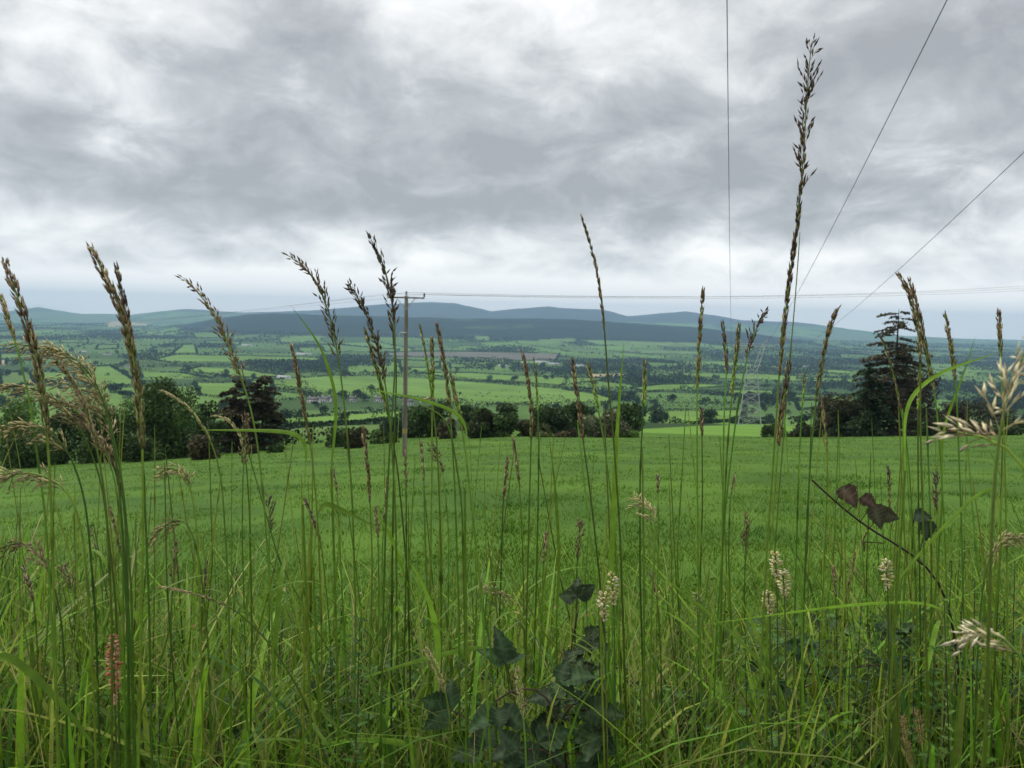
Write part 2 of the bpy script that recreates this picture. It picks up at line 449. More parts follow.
def broadleaf(name, base, h, w, col, n, label, cat='tree', group=None, low=.12, leaf=None, flower=None):
    base = np.array(base, float); t = empty(name, base, label, cat, group)
    nb = int(9 + h * 1.4); bl = []
    for i in range(nb):
        zz = rng.uniform(low + .12, .86); rr = math.sqrt(max(0, 1 - ((zz - .45) / .56) ** 2)) * w * .5
        a = rng.uniform(0, math.tau); q = rr * rng.uniform(.25, .82)
        s = w * rng.uniform(.09, .24)
        bl.append((math.cos(a) * q, math.sin(a) * q, zz * h, s, s, s * rng.uniform(.65, 1.0)))
    for i in range(6 if low < .05 else 0):
        a = rng.uniform(0, math.tau); q = w * rng.uniform(.1, .38); s_ = w * rng.uniform(.1, .17); bl.append((math.cos(a) * q, math.sin(a) * q, h * rng.uniform(.06, .2), s_, s_, h * .14))
    bl.append((0, 0, .5 * h, w * .26, w * .26, h * .36))
    P, k = blobs_pts(bl, n)
    P[:, 2] = np.maximum(P[:, 2], .08 * h * low * 4)
    tint = rng.uniform(.5, 1.7, len(bl))[k] * rng.uniform(.7, 1.3, n)
    c = 1.25 * np.array(col)[None] * tint[:, None]; c[:, 0] *= rng.uniform(.8, 1.25, n)
    if flower is not None:
        fl = (rng.random(n) < .4) & (P[:, 2] > .35 * h); c[fl] = np.array(flower) * rng.uniform(.6, 1.0, (fl.sum(), 1))
    g = G(); leafquads(g, P, leaf or max(.1, w * .028), c)
    g.build('crown', M['crown'], t)
    g = G(); V, f = tube([(0, 0, -.4), (.03 * w, 0, h * .25), (0, .02 * w, h * .7)], [h * .035, h * .026, h * .008], 7); g.add(V, f)
    for i in range(5):
        a = rng.uniform(0, math.tau); V, f = tube([(0, 0, h * rng.uniform(.2, .4)), (math.cos(a) * w * .18, math.sin(a) * w * .18, h * .55), (math.cos(a) * w * .32, math.sin(a) * w * .32, h * .72)], [h * .014, h * .009, h * .003], 5); g.add(V, f)
    g.build('trunk', M['bark'], t, smooth=True)
    return t

def conifer(name, base, h, w, col, label, sparse=.0, group=None, shape=None, skirt=.04, nper=46, droop=.15):
    base = np.array(base, float); t = empty(name, base, label, 'tree', group)
    gt = G(); V, f = tube([(0, 0, -.5), (.01 * w, 0, h * .5), (0, 0, h)], [h * .022, h * .013, .02], 7); gt.add(V, f)
    gc = G(); P = []; K = []
    levels = np.arange(skirt, .985, .52 / h)
    for z in levels:
        prof = (1 - z) ** .72 * (.72 + .28 * math.sin(min(1, z * 3.2) * math.pi / 2))
        if shape: prof = np.interp(z, *shape) * rng.uniform(.75, 1.2)
        for b in range(7 if z < .8 else 5):
            if rng.random() < sparse * (1.5 if z > .68 else .15): continue
            a = rng.uniform(0, math.tau); L = w * .5 * prof * rng.uniform(.6, 1.12) + .12
            s = np.linspace(0, 1, 6)
            line = np.c_[np.cos(a) * L * s, np.sin(a) * L * s, z * h + L * (.12 * s - droop * s ** 2 * 1.5) + rng.uniform(-.55, .55)]
            V, f = tube(line, np.linspace(.035, .008, 6), 4); gt.add(V, f)
            n = int(nper * (.35 + L / (w * .5)) * (1 - sparse * (.8 if z > .7 else .0)))
            u = rng.uniform(.12, 1.05, n) ** .8
            p = np.stack([np.interp(u, s, line[:, q]) for q in range(3)], -1)
            side = np.array([-math.sin(a), math.cos(a), 0])
            p += side * (rng.normal(0, .14, n) * L * (1 - .4 * u))[:, None]; p[:, 2] += rng.normal(-.06, .07, n)
            P.append(p); K.append(np.array(col)[None] * rng.uniform(.6, 1.45) * rng.uniform(.7, 1.35, (n, 1)))
    leafquads(gc, np.concatenate(P), .15, np.concatenate(K), flat=.8)
    gc.build('crown', M['crown'], t); gt.build('trunk', M['bark'], t, smooth=True)
    return t

DARK = (.036, .068, .018); MID = (.055, .105, .022); BRN = (.06, .054, .028); PALE = (.075, .105, .035)
CS = ([0, .3, .6, .8, .93, 1], [.8, 1.0, .95, .75, .45, .15])
def tree_at(px, top, d, wpx, fn, *a, **k):
    p = at(px, top, d); b = np.array([p[0], p[1], float(terrain(p[0], p[1])) - .05])
    return fn(b, p[2] - b[2], wpx / F * d)
NEAR = [
    (22, 398, 66, 74, 'bushy_tree', MID, 5200, 'bushy mid green tree behind the pale nodding grasses at the pasture edge'),
    (62, 408, 70, 60, 'bushy_tree', DARK, 3600, 'low dark tree wedged between the bushy mid green tree and the shadowy tree'),
    (108, 404, 68, 80, 'bushy_tree', (.042, .08, .02), 5200, 'shadowy round tree standing behind the thick twin brown seed heads'),
    (168, 380, 66, 84, 'bushy_tree', (.04, .076, .02), 8200, 'largest dark green tree in the clump beside the brown conifer pair'),
    (205, 402, 72, 40, 'bushy_tree', DARK, 2600, 'dark tree filling the gap between the largest green tree and brown conifer pair'),
    (200, 434, 56, 38, 'shrub', BRN, 2600, 'brown rounded shrub at the foot of the largest dark green tree'),
    (140, 438, 60, 46, 'shrub', DARK, 2200, 'low dark shrub under the shadowy tree at the pasture edge'),
    (30, 440, 60, 60, 'shrub', DARK, 2400, 'low dark shrub in front of the bushy mid green tree'),
    (275, 444, 62, 18, 'shrub', DARK, 900, 'small dark shrub alone on the pasture edge below the brown conifer pair'),
    (250, 446, 64, 16, 'shrub', BRN, 800, 'tiny brown shrub touching the foot of the brown conifer pair'),
    (355, 428, 62, 30, 'shrub', (.045, .05, .022), 2400, 'round brownish shrub on the pasture edge left of the wooden pole'),
    (340, 425, 76, 30, 'shrub', DARK, 1900, 'dark round shrub just behind the brownish shrub left of the wooden pole'),
    (384, 430, 80, 30, 'shrub', MID, 1500, 'mid green shrub close left of the wooden pole'),
    (428, 404, 92, 46, 'bushy_tree', DARK, 3600, 'dark green tree immediately right of the wooden pole'),
    (446, 418, 84, 22, 'shrub', BRN, 1300, 'narrow brown shrub right of the dark tree by the wooden pole'),
    (486, 409, 80, 46, 'bushy_tree', (.04, .06, .02), 3800, 'round olive tree in the hedge line at the middle of the pasture edge'),
    (506, 415, 78, 34, 'bushy_tree', DARK, 2400, 'dark green tree touching the round olive tree in the hedge line'),
    (468, 403, 120, 22, 'bushy_tree', DARK, 1300, 'distant dark treetop showing above the round olive tree'),
    (508, 402, 118, 24, 'bushy_tree', DARK, 1300, 'distant dark treetop showing above the hedge line near the cattle'),
    (530, 418, 80, 34, 'shrub', (.042, .05, .02), 2300, 'brownish shrub in the hedge line below the grazing cattle'),
    (555, 407, 82, 44, 'bushy_tree', (.03, .056, .02), 3600, 'broad dark tree in the hedge line left of the pale hawthorn'),
    (580, 402, 96, 36, 'bushy_tree', DARK, 2400, 'dark tree rising behind the pale hawthorn'),
    (606, 414, 80, 42, 'hawthorn', (.06, .085, .032), 4200, 'pale hawthorn bush in faded cream blossom in the hedge line'),
    (572, 432, 77, 34, 'shrub', BRN, 1800, 'low brown bramble shrub in front of the pale hawthorn, its left side'),
    (601, 434, 77, 32, 'shrub', (.04, .04, .02), 1500, 'low dark shrub right in front of the pale hawthorn'),
    (628, 432, 78, 24, 'shrub', MID, 1100, 'low green shrub at the end of the hedge line beyond the hawthorn'),
    (545, 433, 77, 24, 'shrub', PALE, 1100, 'low pale green shrub at the foot of the broad dark hedge tree'),
    (632, 404, 110, 30, 'bushy_tree', DARK, 1700, 'dark tree just beyond the hedge line right of the hawthorn'),
    (775, 426, 92, 30, 'shrub', DARK, 1300, 'low dark shrub on the pasture edge in front of the lattice pylon'),
    (803, 424, 92, 34, 'shrub', (.03, .042, .018), 1700, 'low dark shrub between the pylon and the brown thicket'),
    (838, 396, 92, 48, 'shrub', (.046, .05, .028), 3600, 'grey brown thicket left of the dark spreading conifer'),
    (922, 368, 96, 56, 'bare_tree', (.05, .043, .03), 3400, 'brown half bare tree close behind the tall open topped conifer'),
    (950, 396, 98, 46, 'bare_tree', (.045, .042, .026), 2600, 'brown twiggy tree above the trimmed light hedge'),
    (992, 402, 100, 60, 'bare_tree', (.04, .045, .024), 2600, 'dull brown tree at the far end of the light hedge behind the blurred grass'),
    (940, 417, 90, 44, 'shrub', (.06, .09, .035), 2300, 'light green rounded hedge bush beside the tall conifer'),
    (972, 418, 90, 44, 'shrub', (.055, .085, .035), 2200, 'light green hedge bush second from the tall conifer'),
    (1006, 420, 90, 44, 'shrub', (.05, .08, .03), 2000, 'light green hedge bush farthest from the tall conifer'),
]
for px, top, d, wpx, nme, col, n, lab in NEAR:
    n = int(n * 1.5); top = top - (2 if nme == 'bushy_tree' else 0)
    sh = nme in ('shrub', 'hawthorn')
    tree_at(px, top, d, wpx, lambda b, h, w: broadleaf(nme, b, h, w, col, n, lab, 'shrub' if sh else 'tree', low=.0 if sh else .02,
            leaf=max(.075, .0019 * d * (.85 if nme == 'bare_tree' else 1)), flower=(.3, .3, .2) if nme == 'hawthorn' else None))
tree_at(236, 379, 78, 46, lambda b, h, w: conifer('conifer_tree', b, h, w, (.07, .065, .036), 'brown conifer with the blunt top, nearer the large green tree of the pair', .05, 'brown conifer pair', shape=CS, nper=170))
tree_at(262, 376, 80, 44, lambda b, h, w: conifer('conifer_tree', b, h, w, (.066, .062, .034), 'brown conifer on the open field side of the pair', .05, 'brown conifer pair', shape=CS, nper=170))
tree_at(868, 364, 90, 92, lambda b, h, w: conifer('spreading_conifer', b, h, w, (.036, .062, .024), 'dark green spreading conifer with a pointed top and wide skirt', .0, nper=150, droop=.26))
tree_at(899, 309, 93, 64, lambda b, h, w: conifer('tall_conifer', b, h, w, (.085, .076, .046), 'tallest conifer, brown with a thin open top above the skyline', .32, shape=([0, .25, .5, .68, .8, .88, .95, 1], [.95, 1.0, .95, .85, .8, .72, .42, .1]), nper=150, skirt=.02, droop=.16))

# distant trees: prototypes of leaf clumps, copied
protos = []
for k in range(7):
    h = rng.uniform(8, 13); w = h * rng.uniform(.75, 1.25)
    bl = [(rng.normal(0, w * .2), rng.normal(0, w * .2), rng.uniform(.3, .75) * h, w * .27, w * .27, h * .24) for _ in range(6)]
    P, kk = blobs_pts(bl, 260)
    g = G(); leafquads(g, P, w * .085, np.array([.027, .052, .019])[None] * rng.uniform(.6, 1.5, (260, 1)))
    V, f = tube([(0, 0, -1), (0, 0, h * .5)], [.35, .2], 5); g.add(V, f, (.03, .03, .02))
    o = g.build('valley_tree', M['far']); protos.append(o)
used = set()
def far_tree(x, y, s=1.0):
    k = int(rng.integers(len(protos)))
    if k in used: o = protos[k].copy(); C.objects.link(o)
    else: o = protos[k]; used.add(k)
    o.location = (float(x), float(y), float(terrain(x, y)) - .3)
    o.rotation_euler = (0, 0, float(rng.uniform(0, 6))); s = s * rng.uniform(.65, 1.2); o.scale = (s, s, s * .9)
    tag(o, 'small dark broadleaf tree among the hedgerows down in the valley', 'tree', 'trees scattered through the valley')
# single trees the photograph shows standing clear in the fields
for px, py in [(201, 375), (226, 377), (188, 373), (345, 378), (360, 362), (300, 420), (285, 420), (345, 422), (335, 398), (330, 394), (346, 400), (364, 402), (372, 395), (392, 402),
               (566, 381), (553, 379), (545, 380), (565, 352), (507, 366), (515, 382), (490, 382), (673, 402), (660, 398), (655, 420), (665, 421), (640, 420), (620, 402), (632, 400), (604, 375),
               (745, 410), (752, 415), (765, 412), (772, 408), (790, 392), (800, 390), (30, 362), (14, 366), (22, 376), (8, 377), (108, 376), (205, 355), (170, 352), (155, 353), (415, 374), (428, 372), (700, 382), (716, 380)]:
    p = onground(px, py); far_tree(p[0], p[1], min(1.15, .5 + p[1] / 1800))
cnt = 0
while cnt < 210:
    y = rng.uniform(330, 2300) if rng.random() < .5 else rng.uniform(600, 1700); x = rng.uniform(-.72, .72) * y
    z = float(terrain(x, y))
    if field_index(np.array([x]), np.array([y]), np.array([z]))[0] >= 0: continue
    px, py = project(np.array([x, y, z]))
    if py > 428 or (vnoise(np.array([x / 70.]), np.array([y / 110.]), 4)[0] < .42): continue
    far_tree(x, y, min(1.0, .55 + y / 2200)); cnt += 1

# hedgerows: one thing per field they enclose
def hedge(pts, label, hh):
    P = np.array([onground(*p) for p in pts]); base = P[0]
    g = G()
    for a, b in zip(P[:-1], P[1:]):
        L = np.linalg.norm(b[:2] - a[:2]); dm = max(60, (a[1] + b[1]) / 2); n = int(min(3600, L * 3 * max(1, 900 / dm)))
        if n < 2: continue
        t = rng.random(n); q = a + (b - a) * t[:, None]
        q[:, 0] += rng.normal(0, 1.2, n); q[:, 1] += rng.normal(0, 1.2, n)
        tall = 1 + 1.8 * sstep(.6, .78, vnoise(q[:, 0] / 22, q[:, 1] / 22, 8))
        q[:, 2] = terrain(q[:, 0], q[:, 1]) + rng.uniform(0, 1, n) * hh * tall * min(1, max(.22, dm / 900))
        leafquads(g, q, min(.0016 * dm + .1, .55 + dm / 2600), np.array([.017, .035, .014])[None] * rng.uniform(.6, 1.5, (n, 1)))
    if g.n: tag(g.build('hedgerow', M['far'], origin=base), label, 'hedge', 'hedgerows dividing the valley fields')
for i, (k, poly) in enumerate(FIELDS):
    if k in 'pB' or i in (16,): continue
    q = [(min(max(x, -20), 1040), y) for x, y in poly]
    hedge(q + [q[0]], 'thin dark hedgerow running round a green field down in the valley', 3.0)
for pts in ([(272, 388), (300, 392), (322, 398)], [(322, 396), (400, 399), (470, 407), (610, 405)], [(272, 429), (330, 426), (400, 423)], [(450, 379), (560, 388), (615, 396)], [(195, 381), (245, 382)],
            [(272, 372), (330, 374), (420, 376)], [(600, 382), (660, 384), (690, 380)], [(610, 400), (660, 407), (745, 408)], [(150, 366), (240, 365), (330, 369)], [(770, 386), (845, 389)]):
    hedge(pts, 'thin dark hedgerow running round a green field down in the valley', 5.5)

# far woods that read as one mass
HPX = [(284, 379, 14), (314, 403, 14), (326, 402, 10), (353, 402, 8), (379, 402, 9), (408, 405, 11), (304, 355, 16), (247, 346, 12), (503, 367, 10), (541, 363, 16), (554, 365, 11), (525, 363, 6), (580, 367, 9), (107, 355, 9), (83, 353, 11), (128, 368, 6), (633, 352, 6), (806, 367, 6)]
HP = np.array([np.r_[onground(a, b), c] for a, b, c in HPX])
n = 500000
y = 900 * (7600 / 900) ** rng.random(n); x = rng.uniform(-1.2, 1.2, n) * y
z = terrain(x, y); idx = field_index(x, y, z); h = cells(x, y)
u = x * .94 + y * .34 + 90 * (fbm(x / 300, y / 300, 51, 2) - .5); v = -x * .34 + y * .94 + 90 * (fbm(x / 300, y / 300, 52, 2) - .5)
edge = (np.abs(u / 230 - np.round(u / 230)) < .026) | (np.abs((v + 90 * (np.floor(u / 230) % 3)) / 330 - np.round((v + 90 * (np.floor(u / 230) % 3)) / 330)) < .02)
wood = fbm(x / 240, y / 420, 44, 3)
keep = (idx < 0) & ((edge & (h > .15)) | (wood > .57) | (h < .13)) & ~((y > 4100) & (z > -95))
for hx, hy, hz_, hw in HP:
    keep &= ~((np.abs(x - hx * y / hy) < hw * .75 / F * hy) & (y > hy - 260) & (y < hy + 12))
x, y, z = x[keep], y[keep], z[keep]; n = len(x)
s = 1.6 + y / 1500
P = np.stack([x, y, z + rng.uniform(.1, 1, n) * (5 + 7 * (wood[keep] > .57))], -1)
g = G(); leafquads(g, P, s, np.array([.018, .034, .016])[None] * rng.uniform(.6, 1.5, (n, 1)))
tag(g.build('far_woodland', M['far']), 'dark far woods and field edges merging into one mass across the valley', 'woodland', kind='stuff')

# ------------------------------------------------------------------ houses, cattle
def house(px, py, wpx, label, wall='white', long=1.0, name='house', roof='slate'):
    p = onground(px, py); w = 1.2 * wpx / F * p[1]; d = min(w, 8.0) * .8; h = 2.8 if long < 1.5 else 3.2
    b = np.array([p[0], p[1], p[2]]); t = empty(name, b, label, 'house' if name == 'house' else 'shed', None)
    t.rotation_euler = (0, 0, float(rng.uniform(-.35, .35)))
    rh = d * .42
    g = G(); box(g, (0, 0, h / 2 - .6), (w, d, h + 1.2))
    g.add([(-w / 2, -d / 2, h), (-w / 2, d / 2, h), (-w / 2, 0, h + rh)], [[0, 2, 1]]); g.add([(w / 2, -d / 2, h), (w / 2, d / 2, h), (w / 2, 0, h + rh)], [[0, 1, 2]])
    g.build('wall', M[wall], t)
    g = G(); e = .3
    for s in (-1, 1):
        a = np.array([(-w / 2 - e, s * (d / 2 + e), h - .15), (w / 2 + e, s * (d / 2 + e), h - .15), (w / 2 + e, 0, h + rh + .1), (-w / 2 - e, 0, h + rh + .1)])
        g.add(np.r_[a, a + np.array([0, 0, .18])], [[0, 1, 2, 3], [7, 6, 5, 4], [0, 4, 5, 1], [1, 5, 6, 2], [2, 6, 7, 3], [3, 7, 4, 0]])
    r = g.build('roof', M[roof], t)
    if name == 'house':
        for s in (-.38, .38): g = G(); box(g, (s * w, 0, h + rh + .35), (.7, .9, 1.3)); g.build('chimney', M[wall], r)
        nw = 4
        for k in range(nw):
            xx = (k + .5) / nw * w - w / 2; g = G()
            if k == 1: box(g, (xx, -d / 2 - .02, 1.05), (1.0, .1, 2.1)); g.build('door', M['slate'], t)
            else: box(g, (xx, -d / 2 - .02, 1.55), (1.1, .1, 1.2)); g.build('window', M['glass'], t)
    else:
        g = G(); box(g, (w * .2, -d / 2 - .03, 1.3), (w * .2, .1, 2.6)); g.build('door', M['slate'], t)
house(284, 379, 12, 'white gabled farmhouse alone at the left end of the big bright field', roof='grey')
house(314, 403, 10, 'pale house with dark roof nearest the lone farmhouse in the village row', roof='slate')
house(326, 402, 8, 'small white house second in the village row under the big field', roof='slate')
house(353, 402, 6, 'tiny pale cottage among trees in the middle of the village row')
house(379, 402, 7, 'pale cottage of the village row just left of the wooden pole')
house(408, 405, 9, 'white cottage of the village row just right of the wooden pole')
house(304, 355, 14, 'long white farm building far off under the dark ridge', long=2, name='farm_shed', roof='grey')
house(247, 346, 9, 'far white shed in dark trees at the foot of the ridge', long=2, name='farm_shed', roof='grey')
house(503, 367, 8, 'grey farm shed on the near side of the brown quarry land', 'grey', 2, 'farm_shed', 'grey')
house(541, 363, 13, 'longest white shed at the end of the brown quarry land', 'white', 2, 'farm_shed', 'grey')
house(554, 365, 9, 'low grey shed right beside the longest white shed', 'grey', 2, 'farm_shed', 'grey')
house(525, 363, 4, 'small white shed left of the longest white shed', 'white', 2, 'farm_shed', 'grey')
house(580, 367, 7, 'pale shed near the tan stubble field', 'grey', 2, 'farm_shed', 'grey')
house(107, 355, 7, 'white farmhouse in dark trees behind the twin thick brown seed heads')
house(83, 353, 9, 'grey roofed farm shed near the white farmhouse in dark trees', 'grey', 2, 'farm_shed', 'grey')
house(128, 368, 4, 'tiny white cottage at the top corner of the sloping field')
house(633, 352, 5, 'far white cottage below the ridge right of the quarry land')
house(806, 367, 4, 'far white cottage in the wooded plain right of the pylon')

def cow_mesh():
    g = G()
    V, f = tube([(-1.0, 0, 1.05), (-.95, 0, 1.1), (-.5, 0, 1.02), (.2, 0, 1.02), (.75, 0, 1.1), (1.0, 0, 1.12), (1.25, 0, .95), (1.5, 0, .6), (1.62, 0, .42), (1.64, 0, .4)],
                [.02, .3, .38, .4, .36, .22, .18, .15, .09, .01], 8); g.add(V, f)
    for x in (-.75, .65):
        for y in (-.2, .2):
            V, f = tube([(x, y, 1.0), (x + .04, y, .5), (x, y, 0)], [.14, .08, .06], 6); g.add(V, f)
    V, f = tube([(-1.0, 0, 1.2), (-1.12, 0, .8), (-1.1, 0, .45)], [.04, .03, .05], 5); g.add(V, f)
    for s in (-1, 1): V, f = tube([(1.22, s * .1, 1.05), (1.2, s * .32, 1.08)], [.06, .02], 5); g.add(V, f)
    return g
cow0 = cow_mesh().build('cow', M['cow'], smooth=True); first = True
for _ in range(34):
    px = rng.uniform(476, 604); py = rng.uniform(391.5, 401.5) + (px - 540) * .02
    p = onground(px, py)
    o = cow0 if first else cow0.copy()
    if not first: C.objects.link(o)
    first = False
    o.location = tuple(p - np.array([0, 0, .02])); o.rotation_euler = (0, 0, float(rng.uniform(0, 6.2)))
    tag(o, 'dark cow grazing in the bright valley field, a mere speck', 'cow', 'cattle grazing in the valley field')

# ------------------------------------------------------------------ pole, pylon, lines
pb = at(404.5, 457, 43.0); pb[2] = float(terrain(pb[0], pb[1]))
pt = at(406, 295.5, 43.0); PH = pt[2] - pb[2]
t = empty('wooden_pole', pb, 'weathered wooden electricity pole with crossarm standing in the pasture', 'utility pole')
dxy = (pt[:2] - pb[:2]) * .3
g = G(); V, f = tube([(0, 0, -.5), (dxy[0] * .5, 0, PH * .5), (dxy[0], 0, PH)], [.135, .118, .095], 12); g.add(V, f); g.add(V[-12:], [list(range(12))]); g.build('post', M['polewood'], t, smooth=True)
g = G(); V, f = tube([(dxy[0] * .14, 0, PH * .145), (dxy[0] * .17, 0, PH * .175)], [.136, .134], 12); g.add(V, f); g.build('warning_band', M['band'], t)
cx = dxy[0]; cz = PH - .12; yaw = .12
ca = np.array([math.cos(yaw), math.sin(yaw), 0])
g = G(); box(g, (cx, -.15, cz), (2.0, .08, .08), rz=yaw); arm = g.build('crossarm', M['polewood'], t)
g = G()
for s in (-.75, .75): bar(g, np.array([cx, -.17, cz - .65]), np.array([cx, -.17, cz]) + ca * s * .7, .02)
g.build('brace', M['metal'], t)
g = G(); box(g, (cx - .12, -.1, PH * .77), (.34, .16, .1)); bar(g, (cx - .3, -.1, PH * .77), (cx - .36, -.1, PH * .77 - .35), .03); g.build('bracket', M['metal'], t)
INS = []
for s in (-1.0, 0.0, 1.0):
    q = np.array([cx, -.16, cz]) + ca * s * .98; top = .06
    if s == 0: q = np.array([cx, 0, PH - .03])
    g = G(); V, f = tube([q + (0, 0, top), q + (0, 0, top + .05), q + (0, 0, top + .08), q + (0, 0, top + .13), q + (0, 0, top + .2)], [.03, .07, .04, .065, .03], 8); g.add(V, f)
    g.build('insulator', M['ceramic'], t, smooth=True); INS.append(pb + q + np.array([0, 0, .2]))
def cable(name, A, B, sag, r, label, n=40):
    s = np.linspace(0, 1, n)[:, None]; P = A + (B - A) * s; P[:, 2] -= (4 * s * (1 - s) * sag)[:, 0]
    g = G(); V, f = tube(P, r, 6); g.add(V, f)
    return tag(g.build(name, M['wire'], origin=A, smooth=True), label, 'wire')
LAB = ['lower thin wire from the wooden pole running right along the skyline', 'middle thin wire from the pole top running right along the skyline', 'upper thin wire from the outer crossarm end running right over the conifer']
for (A, yy, lab) in zip(INS, (285.5, 283.0, 280.0), LAB):
    cable('overhead_wire', A, at(1110, yy, 58.0), .55, .0065, lab)
LAB = ['faint wire from the crossarm end running left and down into the valley', 'faint wire from the pole top running left and down into the valley', 'faint wire from the far crossarm end crossing the pole leftward downhill']
for (A, yy, lab) in zip(INS, (330, 327, 324), LAB):
    cable('overhead_wire', A, at(-60, yy, 150.0), 1.0, .004, lab)

PYD = 350.0; py_b = at(749.5, 424, PYD); py_b[2] = float(terrain(py_b[0], py_b[1])); az = math.atan2(py_b[0], py_b[1])
PZ = at(753, 346, PYD)[2] - py_b[2]   # beam height
t = empty('lattice_pylon', py_b, 'pale steel lattice pylon with forked head standing beyond the pasture', 'pylon'); t.rotation_euler = (0, 0, -az * .9)
zw = PZ * .70; bw = 5.0; ww = 2.2
ends = []
for sx in (-1, 1):
    for sy in (-1, 1):
        g = G(); bar(g, (sx * bw, sy * bw * .7, -.5), (sx * ww, sy * 1.2, zw), .13); g.build('leg', M['metal'], t)
g = G(); nlev = 7
for k in range(nlev):
    a0 = k / nlev; a1 = (k + 1) / nlev
    w0 = bw + (ww - bw) * a0; w1 = bw + (ww - bw) * a1; y0 = bw * .7 + (1.2 - bw * .7) * a0; y1 = bw * .7 + (1.2 - bw * .7) * a1
    for sy in (-1, 1):
        bar(g, (-w0, sy * y0, zw * a0), (w1, sy * y1, zw * a1), .055); bar(g, (w0, sy * y0, zw * a0), (-w1, sy * y1, zw * a1), .055)
        bar(g, (-w1, sy * y1, zw * a1), (w1, sy * y1, zw * a1), .055)
    for sx in (-1, 1):
        bar(g, (sx * w0, -y0, zw * a0), (sx * w1, y1, zw * a1), .05); bar(g, (sx * w0, y0, zw * a0), (sx * w1, -y1, zw * a1), .05)
g.build('bracing', M['metal'], t)
for sx in (-1, 1):
    g = G()
    for sy in (-.8, .8):
        bar(g, (sx * ww, sy * 1.3, zw), (sx * 5.0, sy, PZ), .13); bar(g, (sx * .3, sy * 1.3, zw), (sx * 3.6, sy, PZ), .1)
        for q in (.25, .5, .75): bar(g, (sx * (ww + (5 - ww) * q), sy, zw + (PZ - zw) * q), (sx * (.3 + 3.3 * q), sy, zw + (PZ - zw) * (q - .12)), .06)
    bar(g, (sx * 5.0, 0, PZ), (sx * 6.0, 0, PZ + 3.0), .12); bar(g, (sx * 3.6, 0, PZ), (sx * 6.0, 0, PZ + 3.0), .09)
    g.build('fork_arm', M['metal'], t)
g = G()
for sy in (-.8, .8):
    bar(g, (-9, sy * .3, PZ), (9, sy * .3, PZ), .12); bar(g, (-9, sy * .2, PZ), (-4.5, sy, PZ + .9), .09); bar(g, (9, sy * .2, PZ), (4.5, sy, PZ + .9), .09); bar(g, (-4.5, sy, PZ + .9), (4.5, sy, PZ + .9), .09)
g.build('crossarm', M['metal'], t)
for s in (-8.6, 0, 8.6):
    g = G(); V, f = tube([(s, 0, PZ), (s, 0, PZ - .5), (s, 0, PZ - 2.2)], [.06, .14, .1], 6); g.add(V, f); g.build('insulator', M['ceramic'], t)
for sx, near, lab in ((-8.6, at(727, 0, 32.0), 'thick overhead cable climbing straight up from the pylon, the near upright line'), (0, at(947, 0, 34.0), 'middle overhead cable slanting up steeply past the tallest seed head'),
                      (8.6, at(1024, 152, 48.0), 'outermost overhead cable slanting up over the tall conifer')):
    e = py_b + np.array([math.cos(az * .9) * sx, -math.sin(az * .9) * sx, PZ - 2.2])
    q = np.linspace(-.28, 1, 90)[:, None]; P = near + (e - near) * q; P[:, 2] -= (4 * q * (1 - q))[:, 0] * 4.7
    A = P[0].copy(); g = G(); V, f = tube(P, .021, 6); g.add(V, f)
    tag(g.build('power_line', M['wire'], origin=A, smooth=True), lab, 'cable')

# ------------------------------------------------------------------ foreground grasses
GREEN = np.array([.145, .27, .02]); DKGREEN = np.array([.04, .095, .02])
BROWN = np.array([.115, .076, .036]); PURP = np.array([.05, .036, .024]); STRAW = np.array([.41, .355, .165]); OLIVE = np.array([.13, .135, .04])

def ground_end(P):
    """carry a stem from its lowest seen point down into the bank"""
    q = P[-1]; v = unit(P[-1] - P[-2]) if len(P) > 1 else np.array([0, 0, -1.0])
    v = np.array([v[0] * .5, v[1] * .3, min(v[2], -.6)])
    gz = float(terrain(q[0], q[1]))
    if q[2] > gz + .02:
        k = (q[2] - gz + .03) / -v[2]
        return np.r_[P, [q + v * k * .5], [q + v * k]]
    return P

def head_tight(g, A, cols, L=.0125, W=.0031, step=.0013, spread=.3, off=.0012):
    """A: axis tip -> base; husks hug the axis"""
    s = np.r_[0, np.cumsum(np.linalg.norm(np.diff(A, axis=0), axis=1))]; n = max(6, int(s[-1] / step))
    u = np.sort(rng.uniform(0, s[-1], n)); t = u / s[-1]
    # husks come in whorls with thin gaps between them
    per = rng.uniform(.011, .016); u = u + .0008 * np.sin(u / per * math.tau); u = np.clip(u, 0, s[-1])
    p = np.stack([np.interp(u, s, A[:, k]) for k in range(3)], -1)
    T = -unit(np.gradient(A, axis=0)); T = unit(np.stack([np.interp(u, s, T[:, k]) for k in range(3)], -1))
    rad = unit(np.cross(T, rng.normal(size=(n, 3))))
    env = np.clip(t * 5 + .35, 0, 1) * np.clip((1 - t) * 3 + .45, 0, 1)
    D = T + rad * (spread * rng.uniform(.3, 1.3, n) * env)[:, None]
    c0, c1 = cols
    k = np.clip((t - .35) * 1.8 + rng.normal(0, .18, n), 0, 1)[:, None]
    c = (np.array(c0) * (1 - k) + np.array(c1) * k) * rng.uniform(.55, 1.5, (n, 1))
    pale = rng.random(n) < .14; c[pale] = STRAW * rng.uniform(.5, 1, (pale.sum(), 1))
    spindles(g, p + rad * off, D, L * rng.uniform(.75, 1.2, n) * (.65 + .35 * env), W * rng.uniform(.8, 1.2, n) * (.6 + .4 * env), c)

